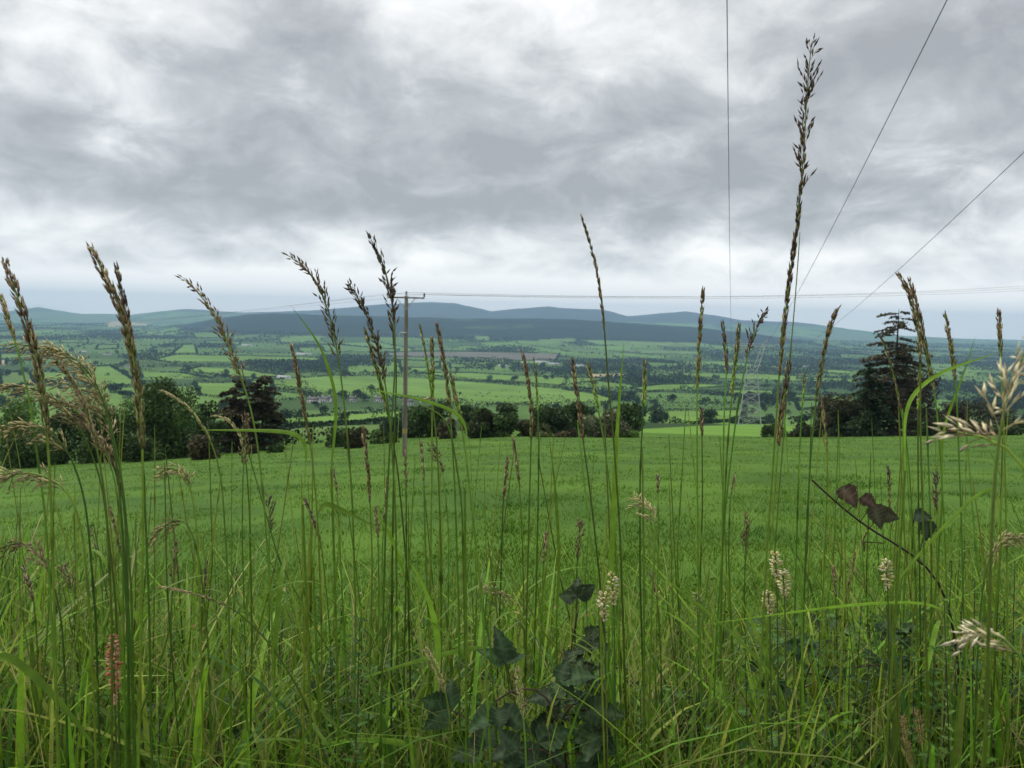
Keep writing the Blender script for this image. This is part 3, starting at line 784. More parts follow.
def head_loose(g, A, cols, node=.012, bl=(.012, .034), ang=.5, L=.009, W=.003, droop=.0, bright=1.0):
    s = np.r_[0, np.cumsum(np.linalg.norm(np.diff(A, axis=0), axis=1))]
    T = -unit(np.gradient(A, axis=0))
    B = []; D = []; K = []
    for u in np.arange(.0, s[-1], node):
        t = u / s[-1]
        p = np.array([np.interp(u, s, A[:, k]) for k in range(3)]); tv = unit(np.array([np.interp(u, s, T[:, k]) for k in range(3)]))
        for b in range(rng.integers(1, 4)):
            rad = unit(np.cross(tv, rng.normal(size=3)))
            ln = rng.uniform(*bl) * (.35 + .65 * math.sin(min(1, t * 1.5 + .12) * math.pi * .62))
            d = unit(tv + rad * ang * rng.uniform(.3, 1.3)); q = np.linspace(0, 1, 4)[:, None]
            line = p + d * ln * q; line[:, 2] -= (q[:, 0] ** 2) * ln * droop
            V, f = tube(line, .00035, 3); g.add(V, f, cols[1])
            m = max(1, int(ln / .0065))
            for j in range(m):
                w = (j + 1) / m; B.append(p + d * ln * w - np.array([0, 0, w * w * ln * droop])); D.append(d + rng.normal(0, .22, 3) - np.array([0, 0, droop * .8]))
                kk = min(1, max(0, (t - .5) * 1.4 + rng.normal(0, .2))); K.append((np.array(cols[0]) * (1 - kk) + np.array(cols[1]) * kk) * rng.uniform(.6, 1.45) * bright)
    n = len(B)
    spindles(g, np.array(B), np.array(D), L * rng.uniform(.8, 1.25, n), W * rng.uniform(.8, 1.2, n), np.array(K))

def head_fox(g, A, cols, r=.006):
    s = np.r_[0, np.cumsum(np.linalg.norm(np.diff(A, axis=0), axis=1))]; n = int(s[-1] / .00028)
    u = rng.uniform(0, s[-1], n); t = u / s[-1]
    p = np.stack([np.interp(u, s, A[:, k]) for k in range(3)], -1); T = -unit(np.gradient(A, axis=0)); T = unit(np.stack([np.interp(u, s, T[:, k]) for k in range(3)], -1))
    rad = unit(np.cross(T, rng.normal(size=(n, 3)))); env = np.sin(np.clip(t * 1.0 + .06, 0, 1) * math.pi) ** .5
    spindles(g, p + rad * (r * .4 * env)[:, None], T + rad * .75, .0045 * (.5 + .5 * env), .0012, np.array(cols[0]) * rng.uniform(.5, 1.4, (n, 1)))
    spindles(g, p[::3] + rad[::3] * (r * .8 * env[::3])[:, None], T[::3] + rad[::3] * .8, .007, .0004, STRAW * .8)

STEMMED = []
def stalk(tip_pts, low_pts, d, head, cols, label, group=None, bow=.06, r=.0018, leaves=1, name='grass_stalk', sc_=1.0, cat='grass stalk', stemcol=None):
    """tip_pts: seed head waypoints tip->base of head; low_pts: stem waypoints below"""
    tip_pts = list(tip_pts)
    if tip_pts and head not in ('nod', 'fox', 'open'):
        q0, q1 = np.array(tip_pts[0], float), np.array(tip_pts[1], float); tip_pts[0] = tuple(q0 + (q1 - q0) * min(.45, 8 / np.linalg.norm(q1 - q0)))
    pts = list(tip_pts) + list(low_pts); n = len(pts)
    dd = d + bow * (np.linspace(1, 0, n) ** 2 - .3)
    P = np.array([at(x, y, q) for (x, y), q in zip(pts, dd)])
    nh = len(tip_pts)
    P = ground_end(P); base = P[-1].copy()
    Q = curve(P, 70, 5)
    t = empty(name, base, label, cat, group)
    sl = np.r_[0, np.cumsum(np.linalg.norm(np.diff(P, axis=0), axis=1))]
    frac = sl[nh - 1] / sl[-1] if nh else 0
    kh = max(3, int(round(frac * 69)) + 1)
    rr = r * np.interp(np.linspace(0, 1, 70), [0, max(frac, .02), 1], [.35, .62, 1.15])
    sc_col = stemcol if stemcol is not None else GREEN * np.array([rng.uniform(.7, 1.2), 1, 1]) * rng.uniform(.35, 1.05)
    cc = np.repeat(np.array(sc_col)[None], 70, 0)
    # joints on the stem are a touch darker and thicker
    for q in rng.uniform(frac + .05, .95, 2):
        k = int(q * 69); rr[k] *= 1.5; cc[k] *= .6
    V, f = tube(Q, rr, 6)
    g = G(); g.add(V, f, np.repeat(cc, 6, 0)); g.build('stem', M['stem'], t, base, smooth=True)
    if nh:
        g = G(); A = Q[:kh]
        if head == 'tight': head_tight(g, A, cols, .0120 * sc_, .0026 * sc_, .0010, .22, .0013)
        elif head == 'slim': head_tight(g, A, cols, .0110 * sc_, .0023 * sc_, .0013, .15, .0008)
        elif head == 'plump': head_tight(g, A, cols, .0125 * sc_, .0026 * sc_, .0007, .26, .0020)
        elif head == 'loose': head_loose(g, A, cols, .0062, (.008, .024), .34, L=.012 * sc_, W=.003 * sc_)
        elif head == 'tall':
            k = int(len(A) * .52); head_loose(g, A[:k], cols, .0085, (.008, .032), .42, .0125, .0032)
            head_tight(g, A[max(0, k - 2):], cols, .0120, .0028, .0011, .22)
        elif head == 'nod': head_loose(g, A, cols, .0055, (.012, .036), .45, .0115 * sc_, .0026 * sc_, .4)
        elif head == 'open': head_loose(g, A, cols, .0065, (.01, .034), .7, .0135, .0025, .25)
        elif head == 'fox': head_fox(g, A, cols)
        g.build('seed_head', M['husk'], t, base)
    for _ in range(leaves):
        k = int(rng.uniform(max(frac + .12, .35), .92) * 69); p = Q[k]; L = rng.uniform(.10, .26); a = rng.uniform(0, math.tau)
        o = np.array([math.cos(a), math.sin(a) * .6, 0]); up = rng.uniform(.5, 1.2); s = np.linspace(0, 1, 10)[:, None]
        line = p + o * L * s * .75 + np.array([0, 0, 1.0]) * (L * up * (s - .75 * s ** 2 * rng.uniform(.5, 1.2)))
        g = G(); blade(g, line, rng.uniform(.004, .0075), GREEN * rng.uniform(.7, 1.25), np.array([-o[1], o[0], 0])); g.build('leaf', M['grass'], t, base)
    return t

dk = (PURP, BROWN * 1.3); br = (BROWN, OLIVE); bo = (BROWN * 1.1, OLIVE * 1.15); ol = (OLIVE * .75, GREEN * 1.2); st = (STRAW, OLIVE * 1.5); mix = (BROWN * 1.5, STRAW * .7)
S = [
 # head pts, stem pts, d, head, colours, label
 ([(3, 255), (13, 285), (30, 330), (42, 380), (48, 440)], [(52, 520), (58, 768)], .78, 'plump', br, 'thick brown seed head closest to the left edge, leaning over the far plain'),
 ([(-2, 288), (8, 318), (15, 340)], [(30, 400), (46, 520), (60, 768)], .95, 'tight', mix, 'short mottled seed head half cut by the left edge of the view'),
 ([(87, 240), (105, 276), (122, 310), (133, 352), (140, 400), (143, 452)], [(143, 540), (138, 768)], .8, 'plump', bo, 'thick olive brown seed head, larger one of the twin heads above the left plain'),
 ([(114, 258), (122, 290), (130, 330), (136, 372)], [(143, 460), (149, 600), (152, 768)], .92, 'tight', dk, 'slim dark twin pressed against the thick olive brown seed head'),
 ([(181, 275), (205, 299), (222, 326), (235, 362), (246, 388)], [(256, 430), (264, 500), (272, 620), (276, 768)], 1.05, 'loose', mix, 'pale brown loose seed head leaning over the ridge end and brown conifer pair'),
 ([(286, 257), (305, 263), (320, 285), (332, 320), (339, 360)], [(345, 410), (352, 490), (356, 620), (353, 768)], 1.1, 'loose', br, 'hooked dark seed head bending left above the ridge'),
 ([(290, 338), (297, 370), (305, 415), (311, 445)], [(318, 520), (322, 640), (320, 768)], 1.15, 'tight', br, 'dark straight seed head in front of the big bright field'),
 ([(344, 280), (358, 294), (370, 322), (379, 352), (386, 385)], [(391, 430), (396, 520), (398, 768)], 1.15, 'loose', dk, 'drooping dark seed head, first of the cluster left of the wooden pole'),
 ([(362, 322), (370, 345), (380, 382), (388, 412)], [(398, 470), (408, 580), (412, 768)], 1.2, 'tight', ol, 'olive lower seed head crossing in front of the wooden pole cluster'),
 ([(368, 236), (380, 252), (388, 275), (393, 306), (396, 345)], [(394, 390), (390, 440), (385, 540), (380, 768)], 1.05, 'loose', dk, 'tallest dark seed head beside the wooden pole, tip above its crossarm'),
 ([(386, 304), (392, 325), (397, 362)], [(394, 450), (392, 580), (391, 768)], 1.2, 'slim', dk, 'short dark spike tucked beside the tallest head by the wooden pole'),
 ([(418, 318), (424, 342), (430, 382)], [(437, 440), (441, 540), (441, 768)], 1.2, 'slim', ol, 'thin green spike nearest to the wooden pole on its right'),
 ([(431, 331), (433, 362), (432, 402)], [(432, 470), (430, 600), (428, 768)], 1.15, 'tight', ol, 'upright olive head standing between two thin spikes right of the pole'),
 ([(435, 316), (441, 345), (448, 386), (451, 422)], [(455, 490), (459, 620), (460, 768)], 1.1, 'tight', br, 'taller brown tipped head third to the right of the wooden pole'),
 ([(450, 368), (456, 400), (463, 432)], [(470, 490), (482, 600), (491, 768)], 1.0, 'tight', ol, 'bright olive head bending from a stout dark stem right of the pole'),
 ([(520, 345), (528, 375), (532, 410), (531, 442)], [(530, 480), (527, 600), (523, 768)], 1.2, 'tight', br, 'curved brown head just left of the quarry sheds'),
 ([(533, 351), (537, 385), (538, 412)], [(539, 450), (537, 560), (531, 768)], 1.3, 'slim', ol, 'thin green spike right beside the curved brown head'),
 ([(571, 352), (575, 380), (580, 415), (583, 440)], [(590, 490), (600, 580), (612, 768)], 1.15, 'tight', (BROWN * .8, BROWN * 1.6), 'blunt dark brown head in front of the broad hedge tree'),
 ([(586, 357), (593, 382), (599, 412)], [(606, 455), (615, 530), (623, 768)], 1.2, 'tight', ol, 'olive leaning head in front of the pale hawthorn'),
 ([(579, 210), (590, 240), (597, 270), (602, 300), (605, 336)], [(608, 380), (613, 430), (620, 530), (628, 768)], 1.1, 'slim', (BROWN * .9, BROWN * 1.3), 'lone slender brown head reaching into the clouds over mid ridge'),
 ([(645, 353), (645, 382), (643, 414)], [(640, 470), (640, 580), (646, 768)], 1.2, 'tight', ol, 'straight green head alone right of the hawthorn'),
 ([(704, 282), (701, 312), (699, 350), (697, 388)], [(697, 440), (698, 560), (703, 768)], 1.15, 'tight', bo, 'straight brown green head left of the upright cable'),
 ([(721, 315), (726, 345), (727, 374)], [(724, 410), (722, 560), (720, 768)], 1.2, 'tight', dk, 'dark head directly under the upright cable'),
 ([(740, 318), (737, 346), (734, 378), (731, 402)], [(727, 450), (722, 560), (719, 768)], 1.15, 'tight', ol, 'green head between the upright cable and the lattice pylon'),
 ([(768, 308), (757, 325), (750, 345), (745, 366)], [(737, 410), (726, 500), (716, 640), (712, 768)], 1.2, 'loose', dk, 'dark head leaning right across the top of the lattice pylon'),
 ([(812, 40), (807, 82), (805, 140), (800, 200), (795, 240), (788, 290), (783, 330), (779, 372)], [(775, 440), (768, 530), (762, 640), (756, 768)], .98, 'tall', dk, 'tallest grass of all, long open dark seed head against the clouds'),
 ([(790, 355), (786, 385), (781, 415), (778, 445)], [(772, 530), (767, 640), (764, 768)], 1.1, 'plump', (PURP, BROWN * 1.5), 'fat dark head with pale specks crossing the tallest grass stem'),
 ([(843, 302), (832, 315), (825, 345), (820, 372), (815, 408)], [(811, 450), (806, 540), (799, 768)], 1.1, 'tight', bo, 'brown head hooked to the right between tallest grass and conifers'),
 ([(805, 365), (804, 385), (802, 408)], [(799, 460), (795, 600), (792, 768)], 1.25, 'slim', ol, 'short green spike between the tallest grass and the hooked head'),
 ([(820, 388), (825, 425), (828, 456)], [(826, 520), (821, 640), (818, 768)], 1.2, 'slim', bo, 'thin brown spike hanging below the hooked head'),
 ([(894, 272), (905, 280), (913, 302), (919, 332), (921, 366)], [(920, 420), (923, 520), (926, 640), (930, 768)], 1.0, 'tight', br, 'curved twin head in front of the tallest conifer, more drooping one'),
 ([(907, 272), (916, 300), (922, 330), (929, 366), (935, 392)], [(939, 430), (945, 540), (952, 768)], 1.05, 'tight', br, 'straighter twin head beside the drooping one by the tallest conifer'),
 ([(942, 307), (948, 325), (951, 350), (956, 378)], [(958, 430), (962, 540), (967, 768)], 1.1, 'tight', bo, 'dark curved head between the conifer twins and the blurred grass'),
 ([(998, 304), (1000, 332), (1001, 362)], [(1004, 430), (1007, 560), (1008, 768)], 1.05, 'tight', br, 'upright dark head above the blurred cream grass at the right'),
 ([(877, 331), (888, 350), (895, 382), (902, 412)], [(908, 450), (915, 560), (921, 768)], 1.15, 'slim', dk, 'thin dark head leaning left across the tall conifer trunk'),
 ([(918, 366), (919, 385), (918, 410)], [(918, 470), (920, 600), (922, 768)], 1.2, 'slim', ol, 'short green spike low in front of the brown half bare tree'),
 # pale nodding grasses at the left
 ([(-6, 480), (28, 470), (55, 478), (74, 494)], [(84, 540), (92, 640), (96, 768)], .85, 'nod', st, 'lowest straw coloured nodding head reaching the left edge'),
 ([(20, 345), (52, 345), (84, 368), (104, 400), (114, 435)], [(124, 490), (132, 600), (134, 768)], .95, 'nod', st, 'highest straw coloured nodding head of the pale left group'),
 ([(-4, 386), (28, 385), (58, 398), (82, 428)], [(102, 480), (116, 600), (120, 768)], 1.0, 'nod', (STRAW * .9, OLIVE), 'flat straw nodding head second in the pale left group'),
 ([(40, 392), (74, 405), (100, 438), (114, 470)], [(122, 530), (126, 768)], 1.0, 'nod', mix, 'brownish nodding head hanging over the shadowy round tree'),
 ([(72, 418), (98, 432), (116, 462), (124, 500)], [(128, 580), (130, 768)], 1.0, 'tight', br, 'stooping brown head in front of the low dark shrub at left'),
 ([(50, 356), (70, 374), (85, 404), (96, 440)], [(106, 500), (112, 620), (112, 768)], .9, 'tight', mix, 'brown head running down through the pale left group'),
 ([(155, 388), (180, 398), (200, 420), (214, 445)], [(222, 480), (228, 580), (232, 768)], 1.1, 'slim', st, 'thin arched straw head over the largest dark green tree'),
 ([(205, 415), (232, 418), (244, 442), (247, 470)], [(250, 520), (252, 640), (250, 768)], 1.15, 'slim', st, 'small arched straw head in front of the brown conifer pair'),
 ([(165, 468), (184, 468), (192, 490)], [(198, 540), (204, 768)], 1.1, 'nod', st, 'pale fluffy head just below the brown rounded shrub'),
 ([(154, 535), (172, 520), (188, 518)], [(200, 560), (208, 640), (212, 768)], 1.1, 'nod', st, 'bent straw head sagging left over the pasture'),
 ([(150, 585), (190, 592), (232, 606)], [(268, 640), (300, 690), (330, 768)], 1.05, 'slim', st, 'fallen straw head lying slantwise across the lower left grasses'),
 ([(440, 400), (425, 396), (410, 405)], [(448, 412), (462, 500), (468, 768)], 1.1, 'slim', (STRAW * 1.1, STRAW), 'dry bent straw tip hooked over right of the wooden pole'),
 ([(425, 648), (437, 668), (447, 695)], [(451, 730), (450, 768)], .98, 'fox', (STRAW * 1.05,), 'straw foxtail head leaning left of the dark bramble leaves'),
 ([(517, 668), (520, 692), (524, 722)], [(526, 750), (526, 768)], .97, 'fox', (STRAW * .95,), 'straw foxtail head standing in the dark bramble leaves'),
 ([(903, 716), (907, 740), (912, 768)], [(914, 790), (915, 820)], .98, 'fox', (np.array([.3, .19, .08]),), 'brown foxtail head at the bottom edge, taller left one of two'),
 ([(917, 710), (920, 730), (923, 750)], [(925, 770), (926, 820)], .99, 'fox', (np.array([.3, .19, .08]),), 'brown foxtail head at the bottom edge, right one of two'),
]
S += [
 ([(-8, 430), (22, 420), (50, 428), (70, 450)], [(86, 500), (96, 620), (100, 768)], .92, 'nod', st, 'straw nodding head just above the lowest one at the left edge'),
 ([(44, 346), (70, 352), (92, 372), (106, 402)], [(118, 470), (128, 600), (136, 768)], .9, 'nod', st, 'feathery straw head hanging beside the thick olive brown twin'),
 ([(60, 380), (88, 392), (106, 418), (116, 448)], [(122, 520), (128, 640), (128, 768)], .95, 'nod', (STRAW, STRAW * .8), 'pale feathery head in the middle of the straw coloured left group'),
 ([(0, 548), (22, 540), (40, 552), (52, 576)], [(62, 620), (66, 700), (68, 768)], .95, 'nod', mix, 'brownish nodding head low at the left edge above the corner blade'),
 ([(1030, 540), (1008, 532), (992, 548), (984, 572)], [(978, 640), (974, 768)], 1.0, 'nod', st, 'straw nodding head between the two blurred cream heads'),
 ([(500, 590), (488, 586), (480, 596)], [(490, 640), (498, 768)], 1.05, 'nod', st, 'small dry straw tuft above the bramble clump, left of the shoot'),
 ([(640, 500), (652, 508), (656, 530)], [(652, 600), (648, 768)], 1.1, 'nod', (STRAW * 1.1, STRAW), 'whitish feathery tuft against the pasture right of the hawthorn'),
]
# close blurred grasses at the right edge
S += [
 ([(1034, 335), (1012, 362), (1000, 410), (994, 450)], [(992, 520), (988, 640), (985, 768)], .5, 'open', (np.array([.66, .6, .4]), STRAW), 'blurred cream open seed head very close at the right edge'),
 ([(958, 432), (985, 422), (1010, 428), (1030, 440)], [(1044, 480), (1050, 600), (1050, 768)], .52, 'open', (np.array([.62, .56, .36]), BROWN * 2), 'blurred drooping cream spikelets below the open head at the right edge'),
 ([(968, 628), (992, 618), (1015, 628), (1030, 645)], [(1040, 680), (1046, 768)], .54, 'open', (np.array([.7, .64, .44]), STRAW), 'blurred cream seed head low at the right edge above the herbs'),
]
for a in S:
    near = a[2] < .7
    stalk(*a, leaves=1 if not near else 0, sc_=1.35 if near else 1.0, r=.0018 if a[3] not in ('plump',) else .002)
# short stems whose heads show only against the pasture
L_ = [(207, 555, 202, 605), (237, 560, 232, 625), (246, 410, 243, 470), (300, 490, 321, 540), (362, 420, 370, 500), (420, 435, 424, 485), (428, 442, 444, 475), (508, 450, 503, 500), (511, 430, 520, 490),
      (469, 495, 475, 535), (580, 518, 577, 562), (546, 525, 543, 562), (657, 470, 658, 492), (735, 470, 730, 495), (747, 512, 745, 560), (887, 460, 890, 512), (856, 545, 845, 602), (648, 566, 658, 602), (268, 492, 269, 540), (374, 500, 378, 540), (388, 470, 383, 530), (330, 455, 338, 500), (176, 540, 172, 590), (610, 560, 612, 590), (700, 400, 702, 440), (404, 440, 406, 490), (60, 560, 75, 600), (20, 560, 34, 600), (108, 500, 122, 560), (86, 520, 100, 560), (935, 470, 938, 520), (832, 560, 836, 600)]
for i, (x0, y0, x1, y1) in enumerate(L_):
    dx = (x1 - x0)
    stalk([(x0, y0), ((x0 + x1) / 2 + 1, (y0 + y1) / 2), (x1, y1)], [(x1 + dx * .3, y1 + 60), (x1 + dx * .5 + rng.uniform(-10, 10), 768)], rng.uniform(1.15, 1.6), ['tight', 'slim', 'loose', 'tight'][i % 4], [dk, (BROWN, BROWN * 1.4), br][i % 3],
          'short grass stalk whose dark seed head shows wholly against the near pasture', 'short dark seed heads against the pasture', leaves=1)
# bare stems without heads
for i in range(210):
    x = [rng.uniform(-10, 1034), rng.uniform(-10, 260), rng.uniform(820, 1034), rng.uniform(280, 720)][i % 4]
    y = rng.uniform(400, 600); lean = rng.normal(0, 34) if rng.random() < .82 else rng.normal(0, 130); b = rng.uniform(-24, 24)
    stalk([], [(x, y), (x - lean * .3 + b * .4, y + (768 - y) * .4), (x - lean, 768)], rng.uniform(1.0, 1.9), None, None,
          'thin bare green grass stem without a seed head in the tall verge', 'bare grass stems in the verge', r=rng.uniform(.001, .0021), leaves=int(rng.integers(0, 2)), name='bare_grass_stem', stemcol=GREEN * np.array([rng.uniform(.8, 1.5), 1, 1]) * rng.uniform(.4, 1.2))
stalk([], [(800, 232), (796, 290), (789, 370), (780, 480), (771, 600), (766, 768)], 1.15, None, None, 'long bare stem rising beside the tallest seed head into the clouds', r=.0013, leaves=0, name='bare_grass_stem')
# big single leaf blades
for pts, d, w, lab, c in [
    ([(612, 560), (617, 430), (624, 340)], 1.1, .009, 'upright bright green blade standing near the pale hawthorn', 1.1),
    ([(338, 400), (322, 345), (290, 305)], 1.05, .005, 'pointed green blade slanting left across the ridge', .9),
    ([(470, 415), (420, 398), (362, 388)], 1.0, .006, 'pale thin blade lying level across the wooden pole', 1.2),
    ([(310, 432), (262, 430), (196, 430)], 1.0, .007, 'level green blade in front of the brown conifer pair', 1.1),
    ([(905, 398), (938, 372), (1000, 352)], 1.0, .0065, 'bright green blade bending toward the blurred grass at the right', 1.4),
    ([(942, 430), (962, 380), (976, 335)], 1.1, .006, 'narrow blade rising behind the bright bending one', 1.0),
    ([(425, 744), (360, 738), (300, 748)], 1.1, .010, 'broad blade lying flat near the bottom left of the bramble leaves', 1.25),
    ([(320, 498), (345, 512), (378, 528)], 1.05, .010, 'dark folded blade beneath the nodding dark head', .8),
    ([(960, 600), (860, 603), (700, 625)], 1.0, .0045, 'long yellow green blade lying across the cream flower spikes', 1.6),
    ([(790, 690), (720, 620), (640, 560)], 1.05, .007, 'long green blade slanting up toward the hawthorn side', 1.1),
    ([(440, 640), (425, 585), (408, 560)], 1.1, .010, 'pale green blade folded over above the foxtail head', 1.5),
    ([(500, 640), (400, 665), (330, 690)], 1.1, .008, 'green blade drooping left above the bramble leaves', 1.0),
    ([(-5, 640), (60, 700), (110, 768)], .9, .010, 'dark broad blade slanting down at the bottom left corner', .8),
    ([(250, 600), (180, 680), (150, 700)], 1.1, .006, 'thin blade arching left near the reddish dock spike', 1.2),
    ([(1000, 470), (930, 540), (850, 640)], 1.0, .005, 'broad green blade slanting down through the bramble cane', 1.1),
    ([(560, 560), (555, 480), (548, 430)], 1.2, .006, 'stiff dark blade standing in mid pasture view', .7)]:
    P = np.array([at(x, y, d) for x, y in pts]); up = np.array([.004, .02, .09]); Q = curve(np.r_[[P[0] - up], P], 26, 12)
    P0 = Q[0].copy(); gz = float(terrain(P0[0], P0[1]))
    t = empty('broad_leaf_grass', (P0[0], P0[1], gz), lab, 'grass blade'); t['kind'] = 'thing'
    g = G(); blade(g, Q, w * .85, GREEN * c, np.array([0, .6, .8]) if abs(Q[-1, 0] - Q[0, 0]) > .08 else np.array([1.0, .3, 0])); g.build('blade', M['grass'], t, (P0[0], P0[1], gz))
    g = G(); V, f = tube(curve(np.array([Q[0], [P0[0] + .01, P0[1] + .02, (P0[2] + gz) / 2], [P0[0], P0[1] + .03, gz - .02]]), 8, 2), .0016, 5); g.add(V, f, GREEN * .8); g.build('stem', M['stem'], t, (P0[0], P0[1], gz))

# ------------------------------------------------------------------ verge undergrowth (stuff)
def undergrowth(n, name, lab, tmin, tmean, tsd, ymin, ymax, cols, wr, droop=1.0):
    g = G()
    for _ in range(n):
        y = rng.uniform(ymin, ymax); x = rng.uniform(-1.0, 1.0) * y; z = float(terrain(x, y)) - .01
        _, pyb = project(np.array([x, y, z]))
        pxb = 512 + F * x / y; edge = min(1.2, max(0, (230 - pxb) / 230, (pxb - 800) / 224)); ty = max(tmin - 60 * edge, rng.normal(tmean - 55 * edge, tsd)); h = max(.08, (pyb - ty) / F * y) * rng.uniform(.75, 1.0)
        h = min(h, .62); L = h * rng.uniform(1.05, 1.3)
        a = rng.uniform(0, math.tau); lean = rng.uniform(.05, 1.0) ** 1.3 * L * .85
        o = np.array([math.cos(a), math.sin(a), 0]); s = np.linspace(0, 1, 8)[:, None]
        dr = rng.uniform(0, .6) * droop
        line = np.array([x, y, z]) + o * lean * s ** 1.6 + np.array([0, 0, 1]) * h * (s * (1 + dr) - dr * s ** 2.6 * 1.15)
        if rng.random() < .14:
            k = int(rng.integers(3, 6)); m_ = 7 - k; line[k:] = line[k] + (o * .7 - np.array([0, 0, rng.uniform(.2, .9)])) * (L * .09 * np.arange(0, m_ + 1))[:, None]
        c = cols[int(rng.choice(len(cols), p=[.38, .28, .22, .07, .05]))] * rng.uniform(.45, 1.6)
        blade(g, line, (wr[0] + (wr[1] - wr[0]) * rng.random() ** 2) * (.45 if c[0] > c[1] else 1), c, np.array([-o[1], o[0], 0]), col_tip=c * np.array([1.4, 1.15, .9]) if rng.random() < .4 else None)
    return tag(g.build(name, M['grass']), lab, 'grass', kind='stuff')
PAL = [GREEN * 1.1, np.array([.11, .245, .02]), np.array([.24, .31, .055]), np.array([.05, .13, .025]), STRAW * .7]  # the bright yellow green puts highlights into the colour of scattered blades
undergrowth(8000, 'verge_grass', 'dense green leafy grass filling the roadside verge', 535, 630, 48, .98, 2.5, PAL, (.0025, .014))
undergrowth(3000, 'fine_verge_grass', 'fine upright grass rising above the dense verge growth', 445, 560, 52, 1.2, 2.6, PAL, (.0016, .0034), .5)
undergrowth(1500, 'dry_grass', 'thin dry straw coloured grasses mixed through the verge', 500, 625, 62, .97, 1.7, [STRAW * .9, STRAW * .7, np.array([.3, .3, .1]), STRAW * .5, STRAW], (.0012, .004), .7)
undergrowth(2700, 'dead_grass_litter', 'low dark and dead grass under the verge stems', 690, 735, 30, 1.0, 1.9, [np.array([.05, .07, .02]), np.array([.12, .1, .045]), STRAW * .6, DKGREEN, STRAW * .8], (.002, .005), 1.6)

g = G(); n = 9000
y = rng.uniform(1.0, 2.3, n); x = rng.uniform(-.78, .78, n) * y
P = np.stack([x, y, terrain(x, y) + rng.uniform(0, 1, n) ** 1.5 * .30], -1)
u = rng.random(n); c = np.where((u < .7)[:, None], np.array([.07, .17, .02]), np.where((u < .88)[:, None], np.array([.04, .09, .02]), np.array([.3, .2, .09]))) * rng.uniform(.5, 1.6, (n, 1))
c[u > .975] = (.55, .5, .36)
leafquads(g, P, np.where(u > .975, .003, rng.uniform(.004, .010, n)), c, flat=.4)
tag(g.build('verge_undergrowth', M['leaf']), 'tiny leaves, seedlings and dead scraps low among the verge grass', 'undergrowth', kind='stuff')

# ------------------------------------------------------------------ brambles, docks, flower spikes, herbs
def leaf_shape(g, p, d, nrm, L, W, col, fold=.25):
    """toothed oval leaf with a midrib fold"""
    d = unit(np.asarray(d, float)); nrm = unit(nrm - (nrm @ d) * d); s = np.cross(d, nrm); n = 15
    t = np.linspace(0, 1, n); w = W * .62 * np.sin(t ** .62 * math.pi) ** .8 * (1 - .35 * t) * (1 + .2 * (np.arange(n) % 2)); w[0] = w[-1] = .0004
    mid = p + d * (L * t)[:, None] - nrm * (L * .22 * t ** 2)[:, None]
    V = [mid]
    for q in (.5, 1.0):
        for sg in (-1, 1): V.append(mid + s * (sg * w * q)[:, None] + nrm * (w * q * fold + .0012 * np.sin(t * 26) * q)[:, None])
    V = np.stack(V, 1).reshape(-1, 3)  # mid, -h, +h, -1, +1
    i = np.arange(n - 1) * 5
    f = np.concatenate([np.stack([i + a, i + b, i + 5 + b, i + 5 + a], -1) for a, b in ((3, 1), (1, 0), (0, 2), (2, 4))])
    col = np.asarray(col, float); cc = np.repeat(col[None], len(V), 0) * np.repeat(np.where(np.arange(n) % 2, 1.25, .8), 5)[:, None]; cc[::5] = col * 1.6 + .012
    g.add(V, f, cc)

def bramble(pts, d, leaves, label, leafcol, canecol, r=.0022, size=.055, three=True, ground=True):
    P = np.array([at(x, y, q) for (x, y), q in zip(pts, np.broadcast_to(d, (len(pts),)))])
    if ground: P = ground_end(P)
    base = P[-1].copy(); Q = curve(P, 30, 4)
    t = empty('bramble', base, label, 'bramble')
    V, f = tube(Q, np.linspace(r * .5, r * 1.2, 30), 6); g = G(); g.add(V, f, canecol); g.build('cane', M['stem'], t, base, smooth=True)
    g = G(); k = rng.integers(1, 29, 40); spindles(g, Q[k], rng.normal(size=(40, 3)), .004, .0014, np.array(canecol) * 1.3); g.build('thorns', M['stem'], t, base)['kind'] = 'stuff'
    for k in leaves:
        p = Q[int(k * 29)]
        a = rng.uniform(0, math.tau); o = unit(np.array([math.cos(a), math.sin(a) * .7 - .3, rng.uniform(-.1, .5)])); pl = rng.uniform(.02, .045)
        g = G(); q = p + o * pl; V, f = tube([p, q], .0008, 4); g.add(V, f, canecol)
        nr = np.array([rng.normal(0, .3), -.55, .75])
        for da in ((-.95, 0, .95) if three else (0,)):
            sd = unit(np.cross(o, nr)); dd = o * math.cos(da) + sd * math.sin(da); sz = size * rng.uniform(.75, 1.15) * (1 if da == 0 else .85)
            leaf_shape(g, q, dd + np.array([0, 0, rng.uniform(-.35, .1)]), nr + rng.normal(0, .2, 3), sz, sz * .6, np.array(leafcol) * rng.uniform(.7, 1.3))
        g.build('leaf', M['leaf'], t, base)
    return t
BL = (.03, .062, .022)
bramble([(474, 722), (502, 690), (540, 680), (560, 715), (570, 790)], 1.04, np.linspace(.02, .8, 15), 'dark leaved bramble at the bottom edge, its leaves round the foxtail head', BL, (.06, .04, .03), size=.052)
bramble([(606, 718), (583, 690), (560, 710), (555, 790)], 1.06, np.linspace(.02, .8, 14), 'dark bramble overlapping the foxtail bramble from the right', (.034, .066, .022), (.06, .04, .03), size=.05)
bramble([(505, 768), (530, 738), (560, 755), (575, 810)], 1.0, np.linspace(.02, .75, 13), 'lowest bramble of the dark clump cut by the bottom edge', (.032, .06, .024), (.06, .04, .03), size=.052)
bramble([(578, 612), (572, 640), (566, 700), (560, 768)], 1.25, [.02, .07, .12, .2, .3, .4], 'upright bramble shoot with dark leaves above the clump', (.034, .058, .022), (.06, .04, .03), size=.045)
